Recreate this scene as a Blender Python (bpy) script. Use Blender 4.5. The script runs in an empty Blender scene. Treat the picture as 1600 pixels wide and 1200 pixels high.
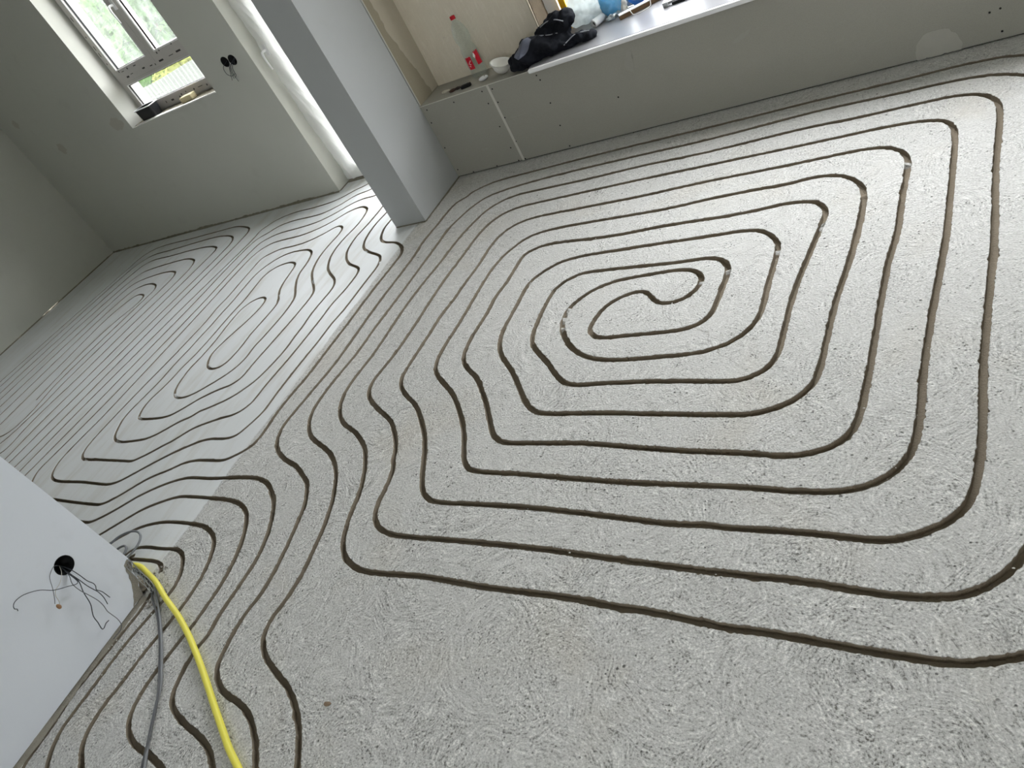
import bpy, bmesh, math, random
from mathutils import Vector, Matrix, noise
from mathutils.geometry import delaunay_2d_cdt

random.seed(7)
SC = bpy.context.scene
COL = SC.collection

# ------------------------------------------------------------------ camera
cam_d = bpy.data.cameras.new('camera')
cam = bpy.data.objects.new('camera', cam_d); COL.objects.link(cam)
R = Matrix(((0.81787457, 0.37587406, -0.43566027),
            (-0.04366727, -0.71441813, -0.69835514),
            (-0.57373718, 0.590191, -0.56789103)))        # world -> camera (y down, z ahead)
FLIP = Matrix(((1, 0, 0), (0, -1, 0), (0, 0, -1)))
cam.matrix_world = Matrix.Translation((0, 0, 1.6)) @ (FLIP @ R).transposed().to_4x4()
cam_d.sensor_fit = 'HORIZONTAL'; cam_d.sensor_width = 36.0
cam_d.lens = 1213.4 / 1600 * 36.0
cam_d.clip_start = 0.05; cam_d.clip_end = 200
SC.camera = cam

# ------------------------------------------------------------------ daylight and exposure
SC.view_settings.view_transform = 'Standard'
SC.view_settings.look = 'None'
SC.view_settings.gamma = 1.0
SC.view_settings.use_curve_mapping = False
SC.view_settings.exposure = 0.8
SC.cycles.max_bounces = 10
SC.cycles.diffuse_bounces = 6
SC.cycles.transparent_max_bounces = 12
SC.cycles.caustics_reflective = False
SC.cycles.caustics_refractive = False

world = bpy.data.worlds.new('overcast_sky'); SC.world = world
world.use_nodes = True
bg = world.node_tree.nodes['Background']
bg.inputs['Color'].default_value = (0.97, 0.975, 1.0, 1)
bg.inputs['Strength'].default_value = 10.0


def portal(name, loc, rot, sx, sy):
    """sampling aid in a wall opening: adds no light of its own"""
    d = bpy.data.lights.new(name, 'AREA'); d.shape = 'RECTANGLE'; d.size = sx; d.size_y = sy
    d.cycles.is_portal = True
    o = bpy.data.objects.new(name, d); COL.objects.link(o)
    o.location = loc; o.rotation_euler = rot
    return o


H = math.pi / 2
W1X0, W1X1, W1Z0, W1Z1 = -2.068, 0.4, 0.458, 2.45     # window over the parapet
D1X0, D1X1, D1Z1 = -3.985, -3.05, 2.4                     # balcony door
W2X0, W2X1, W2Z0, W2Z1 = -5.475, -4.454, 0.885, 2.4       # window of the side room
XR = 1.75                                                 # right wall, outside the frame
RX0, RX1, RZ0, RZ1 = (-0.7, 0.4, 1.1, 2.05)                           # unseen rear window, added to light the near floor and wall faces
YB = -1.9                                                 # rear wall, behind the camera
portal('daylight_portal', ((W1X0 + W1X1) / 2, 3.98, (W1Z0 + W1Z1) / 2), (-H, 0, 0), W1X1 - W1X0, W1Z1 - W1Z0)
portal('daylight_portal', ((D1X0 + D1X1) / 2, 3.98, D1Z1 / 2), (-H, 0, 0), D1X1 - D1X0, D1Z1)
portal('daylight_portal', ((W2X0 + W2X1) / 2, 3.98, (W2Z0 + W2Z1) / 2), (-H, 0, 0), W2X1 - W2X0, W2Z1 - W2Z0)
portal('daylight_portal', ((RX0 + RX1) / 2, YB - 0.28, (RZ0 + RZ1) / 2), (H, 0, 0), RX1 - RX0, RZ1 - RZ0)


# ------------------------------------------------------------------ helpers
def lin(r, g, b, a=1.0):
    f = lambda c: (c / 255 / 12.92) if c / 255 <= 0.04045 else ((c / 255 + 0.055) / 1.055) ** 2.4
    return (f(r), f(g), f(b), a)


class NT:
    """small helper around a material node tree"""
    def __init__(self, name):
        self.m = bpy.data.materials.new(name); self.m.use_nodes = True
        self.t = self.m.node_tree; self.t.nodes.clear()
        self.out = self.n('ShaderNodeOutputMaterial')

    def n(self, kind, **kw):
        nd = self.t.nodes.new(kind)
        for k, v in kw.items(): setattr(nd, k, v)
        return nd

    def set(self, sock, v):
        if isinstance(v, bpy.types.NodeSocket): self.t.links.new(v, sock)
        elif v is not None: sock.default_value = v

    def pos(self):
        return self.n('ShaderNodeNewGeometry').outputs['Position']

    def obj(self):
        return self.n('ShaderNodeTexCoord').outputs['Object']

    def noise(self, vec, scale, detail=4.0, rough=0.55, dist=0.0):
        nd = self.n('ShaderNodeTexNoise')
        self.set(nd.inputs['Vector'], vec); nd.inputs['Scale'].default_value = scale
        nd.inputs['Detail'].default_value = detail; nd.inputs['Roughness'].default_value = rough
        nd.inputs['Distortion'].default_value = dist
        return nd.outputs['Fac']

    def voro(self, vec, scale, dims='3D', feature='F1', rnd=1.0):
        nd = self.n('ShaderNodeTexVoronoi', voronoi_dimensions=dims, feature=feature)
        self.set(nd.inputs['Vector'], vec); nd.inputs['Scale'].default_value = scale
        nd.inputs['Randomness'].default_value = rnd
        return nd

    def math(self, op, a, b=None, c=None, clamp=False):
        nd = self.n('ShaderNodeMath', operation=op, use_clamp=clamp)
        self.set(nd.inputs[0], a); self.set(nd.inputs[1], b)
        if c is not None: self.set(nd.inputs[2], c)
        return nd.outputs[0]

    def remap(self, v, a, b, c=0.0, d=1.0):
        nd = self.n('ShaderNodeMapRange'); self.set(nd.inputs['Value'], v)
        for k, x in zip(('From Min', 'From Max', 'To Min', 'To Max'), (a, b, c, d)): self.set(nd.inputs[k], x)
        return nd.outputs[0]

    def vscale(self, vec, sx, sy, sz):
        nd = self.n('ShaderNodeVectorMath', operation='MULTIPLY')
        self.set(nd.inputs[0], vec); nd.inputs[1].default_value = (sx, sy, sz)
        return nd.outputs[0]

    def mix(self, fac, a, b, blend='MIX'):
        nd = self.n('ShaderNodeMix', data_type='RGBA', blend_type=blend)
        self.set(nd.inputs[0], fac); self.set(nd.inputs[6], a); self.set(nd.inputs[7], b)
        return nd.outputs[2]

    def bump(self, h, dist, strength=1.0, normal=None):
        nd = self.n('ShaderNodeBump'); nd.inputs['Distance'].default_value = dist
        nd.inputs['Strength'].default_value = strength
        self.set(nd.inputs['Height'], h)
        if normal is not None: self.set(nd.inputs['Normal'], normal)
        return nd.outputs[0]

    def bsdf(self, color, rough=0.7, normal=None, metal=0.0, spec=0.3, **kw):
        p = self.n('ShaderNodeBsdfPrincipled')
        self.set(p.inputs['Base Color'], color); self.set(p.inputs['Roughness'], rough)
        p.inputs['Metallic'].default_value = metal; p.inputs['Specular IOR Level'].default_value = spec
        if normal is not None: self.set(p.inputs['Normal'], normal)
        for k, v in kw.items(): self.set(p.inputs[k], v)
        self.t.links.new(p.outputs[0], self.out.inputs['Surface'])
        return p


def plain(name, col, rough=0.6, var=0.06, scale=20.0, bump=0.0006, metal=0.0, spec=0.3):
    """a paint, plastic or board colour with slight mottling and fine relief"""
    n = NT(name); v = n.obj()
    f = n.noise(v, scale)
    hi = tuple(min(1, c * (1 + var)) for c in col[:3]) + (1,)
    lo = tuple(c * (1 - var) for c in col[:3]) + (1,)
    n.bsdf(n.mix(f, lo, hi), rough, n.bump(n.noise(v, scale * 8), bump) if bump else None, metal, spec)
    return n.m


def setp(o, label=None, cat=None, group=None, kind=None):
    if label: o['label'] = label
    if cat: o['category'] = cat
    if group: o['group'] = group
    if kind: o['kind'] = kind
    return o


def mesh_obj(name, verts, faces, mat, parent=None, smooth=False, mats=None, fmat=None):
    me = bpy.data.meshes.new(name); me.from_pydata([tuple(v) for v in verts], [], faces); me.update()
    for m in (mats or [mat]): me.materials.append(m)
    if fmat is not None: me.polygons.foreach_set('material_index', fmat)
    if smooth: me.polygons.foreach_set('use_smooth', [True] * len(me.polygons))
    o = bpy.data.objects.new(name, me); COL.objects.link(o)
    if parent: o.parent = parent
    return o


def bm_obj(name, bm, mat, parent=None, smooth=False):
    bmesh.ops.recalc_face_normals(bm, faces=bm.faces)
    me = bpy.data.meshes.new(name); bm.to_mesh(me); bm.free()
    me.materials.append(mat)
    if smooth: me.polygons.foreach_set('use_smooth', [True] * len(me.polygons))
    o = bpy.data.objects.new(name, me); COL.objects.link(o)
    if parent: o.parent = parent
    return o


def add_box(bm, x0, x1, y0, y1, z0, z1, mtx=None):
    vs = [bm.verts.new((x, y, z)) for x in (x0, x1) for y in (y0, y1) for z in (z0, z1)]
    for f in ((0, 1, 3, 2), (4, 6, 7, 5), (0, 4, 5, 1), (2, 3, 7, 6), (0, 2, 6, 4), (1, 5, 7, 3)):
        bm.faces.new([vs[i] for i in f])
    if mtx is not None:
        for v in vs: v.co = mtx @ v.co
    return vs


def box(name, mat, x0, x1, y0, y1, z0, z1, parent=None, bevel=0.0, mtx=None):
    bm = bmesh.new(); add_box(bm, x0, x1, y0, y1, z0, z1)
    if bevel:
        bmesh.ops.bevel(bm, geom=list(bm.edges), offset=bevel, segments=2, affect='EDGES', profile=0.5)
    if mtx is not None: bm.transform(mtx)
    return bm_obj(name, bm, mat, parent)


def boxes(name, mat, lst, parent=None):
    bm = bmesh.new()
    for b in lst: add_box(bm, *b)
    return bm_obj(name, bm, mat, parent)


def empty(name, loc=(0, 0, 0)):
    o = bpy.data.objects.new(name, None); COL.objects.link(o); o.location = loc
    o.empty_display_size = 0.05
    return o


def spline(pts, step):
    """centripetal Catmull-Rom through the points, about one sample per step"""
    P = [Vector(p) for p in pts]
    P = [2 * P[0] - P[1]] + P + [2 * P[-1] - P[-2]]
    out = []
    for i in range(1, len(P) - 2):
        p0, p1, p2, p3 = P[i - 1:i + 3]
        t = [0.0]
        for a, b in ((p0, p1), (p1, p2), (p2, p3)): t.append(t[-1] + max((b - a).length, 1e-6) ** 0.5)
        n = max(1, int((p2 - p1).length / step + 0.5))
        for k in range(n):
            u = t[1] + (t[2] - t[1]) * k / n
            A1 = (t[1] - u) / (t[1] - t[0]) * p0 + (u - t[0]) / (t[1] - t[0]) * p1
            A2 = (t[2] - u) / (t[2] - t[1]) * p1 + (u - t[1]) / (t[2] - t[1]) * p2
            A3 = (t[3] - u) / (t[3] - t[2]) * p2 + (u - t[2]) / (t[3] - t[2]) * p3
            B1 = (t[2] - u) / (t[2] - t[0]) * A1 + (u - t[0]) / (t[2] - t[0]) * A2
            B2 = (t[3] - u) / (t[3] - t[1]) * A2 + (u - t[1]) / (t[3] - t[1]) * A3
            out.append((t[2] - u) / (t[2] - t[1]) * B1 + (u - t[1]) / (t[2] - t[1]) * B2)
    out.append(P[-2])
    return out


def tube(name, pts, r, mat, parent=None, seg=8, step=0.02, smooth_pts=True, base=(0, 0, 0)):
    P = spline(pts, step) if smooth_pts else [Vector(p) for p in pts]
    P = [p - Vector(base) for p in P]
    verts, faces = [], []
    up = Vector((0, 0, 1)); prev = None
    for i, p in enumerate(P):
        d = (P[min(i + 1, len(P) - 1)] - P[max(i - 1, 0)]).normalized()
        if prev is None:
            prev = d.cross(up) if abs(d.dot(up)) < 0.95 else d.cross(Vector((1, 0, 0)))
        a = (prev - d * prev.dot(d)).normalized(); b = d.cross(a); prev = a
        rr = r(i / (len(P) - 1)) if callable(r) else r
        for k in range(seg):
            w = 2 * math.pi * k / seg
            verts.append(p + (a * math.cos(w) + b * math.sin(w)) * rr)
    for i in range(len(P) - 1):
        for k in range(seg):
            faces.append((i * seg + k, i * seg + (k + 1) % seg, (i + 1) * seg + (k + 1) % seg, (i + 1) * seg + k))
    faces.append(tuple(range(seg))[::-1]); faces.append(tuple((len(P) - 1) * seg + k for k in range(seg)))
    return mesh_obj(name, verts, faces, mat, parent, smooth=True)


def lathe(name, prof, mat, parent=None, seg=28, loc=(0, 0, 0), mtx=None, smooth=True, caps=True):
    verts, faces = [], []
    for r, z in prof:
        for k in range(seg):
            w = 2 * math.pi * k / seg
            v = Vector((r * math.cos(w), r * math.sin(w), z))
            verts.append((mtx @ v if mtx else v) + Vector(loc))
    for i in range(len(prof) - 1):
        for k in range(seg):
            faces.append((i * seg + k, i * seg + (k + 1) % seg, (i + 1) * seg + (k + 1) % seg, (i + 1) * seg + k))
    if caps:
        faces.append(tuple(range(seg))[::-1]); faces.append(tuple((len(prof) - 1) * seg + k for k in range(seg)))
    return mesh_obj(name, verts, faces, mat, parent, smooth=smooth)


def fbm(p, s, o=3):
    return noise.fractal(Vector(p) * s, 1.0, 2.0, o)


def blob(name, balls, mat, parent=None, voxel=0.008, disp=((0.01, 14.0),), ridged=0.0, flat_z=None, sub=3):
    """ellipsoids fused by a voxel remesh, then wrinkled by noise"""
    bm = bmesh.new()
    for (c, s, rot) in balls:
        m = Matrix.Translation(c) @ Matrix.Rotation(rot, 4, 'Z') @ Matrix.Diagonal((*s, 1))
        bmesh.ops.create_icosphere(bm, subdivisions=sub, radius=1.0, matrix=m)
    me = bpy.data.meshes.new('tmp'); bm.to_mesh(me); bm.free()
    o = bpy.data.objects.new('tmp', me); COL.objects.link(o)
    md = o.modifiers.new('r', 'REMESH'); md.mode = 'VOXEL'; md.voxel_size = voxel
    dg = bpy.context.evaluated_depsgraph_get()
    me2 = bpy.data.meshes.new_from_object(o.evaluated_get(dg))
    bpy.data.objects.remove(o); bpy.data.meshes.remove(me)
    me2.name = name
    nrm = [v.normal.copy() for v in me2.vertices]
    for v, nn in zip(me2.vertices, nrm):
        d = 0.0
        for amp, sc in disp: d += amp * fbm(v.co, sc)
        if ridged:
            w = abs(noise.noise(v.co * Vector((9, 9, 16)) + Vector((3, 1, 7))))
            d += ridged * (0.35 - min(w * 2.2, 0.7))
        v.co += nn * d
        if flat_z is not None and v.co.z < flat_z: v.co.z = flat_z
    me2.materials.clear(); me2.materials.append(mat)
    me2.polygons.foreach_set('use_smooth', [True] * len(me2.polygons))
    o = bpy.data.objects.new(name, me2); COL.objects.link(o)
    if parent: o.parent = parent
    return o



# ------------------------------------------------------------------ materials of the shell
def mat_floor():
    n = NT('ground_concrete'); p = n.pos()
    xyz = n.n('ShaderNodeSeparateXYZ'); n.set(xyz.inputs[0], p)
    # fill level: smooth screed beyond the line of the removed wall, ground concrete this side of it
    edge = n.math('ADD', xyz.outputs[0], n.math('MULTIPLY', n.math('SUBTRACT', n.noise(p, 3.0, 4), 0.5), 0.05))
    edge = n.math('ADD', edge, n.math('MULTIPLY', n.math('SUBTRACT', n.noise(p, 60.0, 3), 0.5), 0.02))
    rough_side = n.remap(edge, -2.874, -2.862)
    # grinding arcs
    def arcs(scale, seed, fr):
        """scratch streaks along the circular passes of the grinder"""
        pv = n.n('ShaderNodeVectorMath', operation='ADD'); n.set(pv.inputs[0], p); pv.inputs[1].default_value = seed
        warp = n.n('ShaderNodeVectorMath', operation='ADD'); n.set(warp.inputs[0], pv.outputs[0])
        nz = n.n('ShaderNodeTexNoise'); nz.inputs['Scale'].default_value = 7.0; n.set(nz.inputs['Vector'], pv.outputs[0])
        sc = n.n('ShaderNodeVectorMath', operation='SCALE'); n.set(sc.inputs[0], nz.outputs['Color']); sc.inputs['Scale'].default_value = 0.10
        n.set(warp.inputs[1], sc.outputs[0])
        v = n.voro(warp.outputs[0], scale, '2D')
        df = n.n('ShaderNodeVectorMath', operation='SUBTRACT'); n.set(df.inputs[0], warp.outputs[0]); n.set(df.inputs[1], v.outputs['Position'])
        d3 = n.n('ShaderNodeSeparateXYZ'); n.set(d3.inputs[0], df.outputs[0])
        rad = n.math('SQRT', n.math('ADD', n.math('MULTIPLY', d3.outputs[0], d3.outputs[0]), n.math('MULTIPLY', d3.outputs[1], d3.outputs[1])))
        ang = n.math('ARCTAN2', d3.outputs[1], d3.outputs[0])
        cr = n.n('ShaderNodeSeparateColor'); n.set(cr.inputs[0], v.outputs['Color'])
        cb = n.n('ShaderNodeCombineXYZ')
        n.set(cb.inputs[0], n.math('MULTIPLY', rad, fr)); n.set(cb.inputs[1], n.math('MULTIPLY', ang, 4.0)); n.set(cb.inputs[2], n.math('MULTIPLY', cr.outputs[0], 40.0))
        return n.noise(cb.outputs[0], 1.0, 4, 0.66)
    st1 = arcs(3.0, (2.0, 5.0, 0), 130.0); st2 = arcs(4.1, (9.3, 1.7, 0), 150.0)
    which = n.remap(n.noise(p, 3.2, 3), 0.47, 0.53)
    streak = n.math('ADD', n.math('MULTIPLY', st1, which), n.math('MULTIPLY', st2, n.math('SUBTRACT', 1.0, which)))
    patchy = n.remap(n.noise(p, 4.0, 4, 0.65), 0.36, 0.60, 0.45, 1.0)      # worn smoother here, rougher there
    patchy = n.math('MULTIPLY', patchy, n.remap(n.math('ADD', xyz.outputs[1], n.math('MULTIPLY', n.noise(p, 1.4, 3), 0.9)), 1.2, 2.3, 1.0, 0.6))   # the middle of the room was ground finer
    grain = n.noise(p, 165.0, 3, 0.6); grit = n.noise(p, 90.0, 4, 0.6)
    pv = n.voro(p, 75.0); pits = n.math('MULTIPLY', n.remap(pv.outputs['Distance'], 0.10, 0.24, 1, 0), n.remap(n.noise(p, 16.0, 4, 0.65), 0.48, 0.62))
    big = n.voro(p, 26.0); bigpit = n.math('MULTIPLY', n.remap(big.outputs['Distance'], 0.06, 0.12, 1, 0), n.remap(n.noise(p, 5.0, 3), 0.50, 0.60))
    spk = n.voro(p, 150.0); speck = n.math('MULTIPLY', n.remap(spk.outputs['Distance'], 0.12, 0.25, 1, 0), n.math('GREATER_THAN', n.noise(p, 400.0, 1), 0.60))
    h = n.math('ADD', n.math('MULTIPLY', grain, 0.75), n.math('MULTIPLY', grit, 0.5))
    h = n.math('ADD', h, n.math('MULTIPLY', n.math('MULTIPLY', streak, patchy), 1.3))
    h = n.math('SUBTRACT', h, pits); h = n.math('SUBTRACT', h, n.math('MULTIPLY', bigpit, 1.5))
    crackv = n.voro(p, 0.55, '2D', 'DISTANCE_TO_EDGE')
    wv = n.n('ShaderNodeVectorMath', operation='ADD'); n.set(wv.inputs[0], p)
    nz = n.n('ShaderNodeTexNoise'); nz.inputs['Scale'].default_value = 4.0; nz.inputs['Detail'].default_value = 6; n.set(nz.inputs['Vector'], p)
    sc = n.n('ShaderNodeVectorMath', operation='SCALE'); n.set(sc.inputs[0], nz.outputs['Color']); sc.inputs['Scale'].default_value = 0.25
    n.set(wv.inputs[1], sc.outputs[0]); n.set(crackv.inputs['Vector'], wv.outputs[0])
    crack = n.math('MULTIPLY', n.remap(crackv.outputs['Distance'], 0.0, 0.0011, 1, 0), n.remap(n.noise(p, 1.3, 2), 0.5, 0.58))
    base = n.mix(n.noise(p, 1.6, 5, 0.6), lin(*(192, 191, 188)), lin(*(204, 203, 200)))
    base = n.mix(n.remap(n.noise(p, 2.3, 3, 0.5, 0.4), 0.55, 0.78, 0, 0.55), base, lin(*(192, 185, 172)))
    rel = n.math('ADD', n.math('MULTIPLY', grain, 0.5), n.math('MULTIPLY', streak, 0.5))
    base = n.mix(n.math('MULTIPLY', n.remap(rel, 0.38, 0.48, 1.0, 0), patchy), base, lin(*(96, 93, 87)))
    base = n.mix(n.math('MULTIPLY', n.remap(rel, 0.52, 0.61, 0, 1.0), patchy), base, lin(*(246, 244, 240)))
    base = n.mix(n.math('MULTIPLY', n.math('ADD', pits, bigpit, clamp=True), 0.75), base, lin(78, 76, 72))
    base = n.mix(n.math('MULTIPLY', speck, 0.6), base, lin(236, 234, 228))
    base = n.mix(n.math('MULTIPLY', crack, 0.6), base, lin(110, 106, 98))
    # smooth filled screed of the side room
    sp = n.vscale(p, 1.0, 0.25, 1.0)
    scol = n.mix(n.noise(sp, 2.2, 5, 0.6), lin(*(210, 212, 213)), lin(*(224, 226, 227)))
    scol = n.mix(n.remap(n.noise(n.vscale(p, 5, 0.8, 1), 3.0, 4), 0.48, 0.70, 0, 0.6), scol, lin(*(196, 193, 186)))
    sh = n.math('ADD', n.math('MULTIPLY', n.noise(n.vscale(p, 3, 0.6, 1), 6.0, 5), 0.6), n.math('MULTIPLY', n.noise(p, 180.0, 3), 0.10))
    col = n.mix(rough_side, scol, base)
    h2 = n.mix(rough_side, sh, h)
    n.bsdf(col, n.remap(rough_side, 0, 1, 0.42, 0.9), n.bump(h2, 0.0045, 1.0), spec=0.4)
    return n.m


def mat_groove():
    n = NT('groove_cut'); p = n.pos()
    c = n.mix(n.noise(p, 9.0, 4), lin(*(134, 123, 107)), lin(*(154, 143, 127)))
    c = n.mix(n.remap(n.noise(p, 240.0, 4), 0.55, 0.75, 0, 0.5), c, lin(150, 142, 128))
    n.bsdf(c, 0.95, n.bump(n.math('ADD', n.noise(p, 120.0, 5, 0.7), n.math('MULTIPLY', n.noise(p, 320.0, 3), 0.5)), 0.004), spec=0.1)
    return n.m


def mat_paint(name, a, b, relief=0.0006):
    n = NT(name); p = n.pos()
    c = n.mix(n.noise(p, 0.9, 4, 0.6), lin(*a), lin(*b))
    c = n.mix(n.remap(n.noise(p, 7.0, 4), 0.6, 0.8, 0, 0.12), c, lin(150, 146, 136))
    n.bsdf(c, 0.85, n.bump(n.math('ADD', n.noise(p, 3.0, 3), n.math('MULTIPLY', n.noise(p, 220.0, 2), 0.12)), relief * 4, 0.5), spec=0.2)
    return n.m


def mat_board(name, a, b):
    n = NT(name); p = n.pos()
    c = n.mix(n.noise(p, 1.7, 4), lin(*a), lin(*b))
    scr = n.noise(n.vscale(p, 2.0, 2.0, 9.0), 5.0, 5, 0.7)
    c = n.mix(n.remap(scr, 0.63, 0.78, 0, 0.30), c, lin(190, 188, 180))
    c = n.mix(n.remap(n.noise(p, 400.0, 2), 0.35, 0.5, 0.18, 0), c, lin(110, 108, 100))
    n.bsdf(c, 0.8, n.bump(n.noise(p, 350.0, 2), 0.0004), spec=0.2)
    return n.m


def mat_plaster():
    n = NT('scratched_lime_plaster'); p = n.pos()
    st = n.noise(n.vscale(p, 9.0, 9.0, 1.6), 6.0, 6, 0.7)
    c = n.mix(n.noise(p, 4.0, 5, 0.65), lin(236, 227, 210), lin(216, 206, 189))
    c = n.mix(n.remap(st, 0.5, 0.75, 0, 0.5), c, lin(246, 239, 226))
    c = n.mix(n.remap(n.noise(p, 30.0, 4), 0.64, 0.78, 0, 0.3), c, lin(168, 158, 142))
    n.bsdf(c, 0.95, n.bump(n.math('ADD', st, n.noise(p, 90.0, 4)), 0.003, 0.7), spec=0.1)
    return n.m


M_FLOOR, M_GROOVE = mat_floor(), mat_groove()
M_WALL = mat_paint('primed_wall', (206, 206, 198), (196, 196, 188))
M_COLUMN = mat_paint('primed_divider', (180,182,183), (172,174,174))
M_PART = mat_paint('primed_partition', (228,232,240), (222,226,234))
M_CEIL = mat_paint('primed_ceiling', (224, 224, 220), (214, 214, 210))
M_BOARD = mat_board('grey_plasterboard', (168, 166, 157), (158, 156, 147))
M_BEIGE = mat_board('beige_plasterboard', (166, 157, 138), (154, 146, 128))
M_FILLER = plain('joint_filler', lin(205, 203, 196), 0.85, 0.05, 30)
M_FILLER2 = plain('grey_joint_filler', lin(*(176, 174, 166)), 0.85, 0.05, 30)
M_PATCH = plain('grey_wall_patch', lin(*(190, 186, 176)), 0.85, 0.06, 30)
M_PLASTER = mat_plaster()
M_MORTAR = plain('base_mortar', lin(150, 145, 134), 0.95, 0.15, 25, 0.004)
M_DARKGAP = plain('dark_base_joint', lin(134, 128, 114), 0.95, 0.25, 30, 0.003)
M_PVC = plain('white_pvc', lin(*(236, 236, 236)), 0.35, 0.02, 10, 0.0, 0, 0.5)
M_FOIL = plain('pvc_under_grey_foil', lin(*(196, 192, 188)), 0.5, 0.04, 14, 0.0003)
M_GASKET = plain('black_gasket', lin(28, 28, 30), 0.6)
M_PRINT = plain('black_print', lin(64, 62, 60), 0.6, 0.1)
M_METAL = plain('zinc_metal', lin(176, 178, 178), 0.4, 0.1, 60, 0.0004, 0.8)
M_BLACKBOX = plain('black_box_plastic', lin(20, 20, 20), 0.55)
M_SCREW = plain('black_screw', lin(38, 37, 36), 0.5, 0.1, 50, 0, 0.4)
M_CABLE = plain('grey_cable', lin(128, 130, 134), 0.5, 0.06, 40)
M_CABLE2 = plain('dark_grey_cable', lin(92, 93, 96), 0.5, 0.06, 40)

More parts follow.
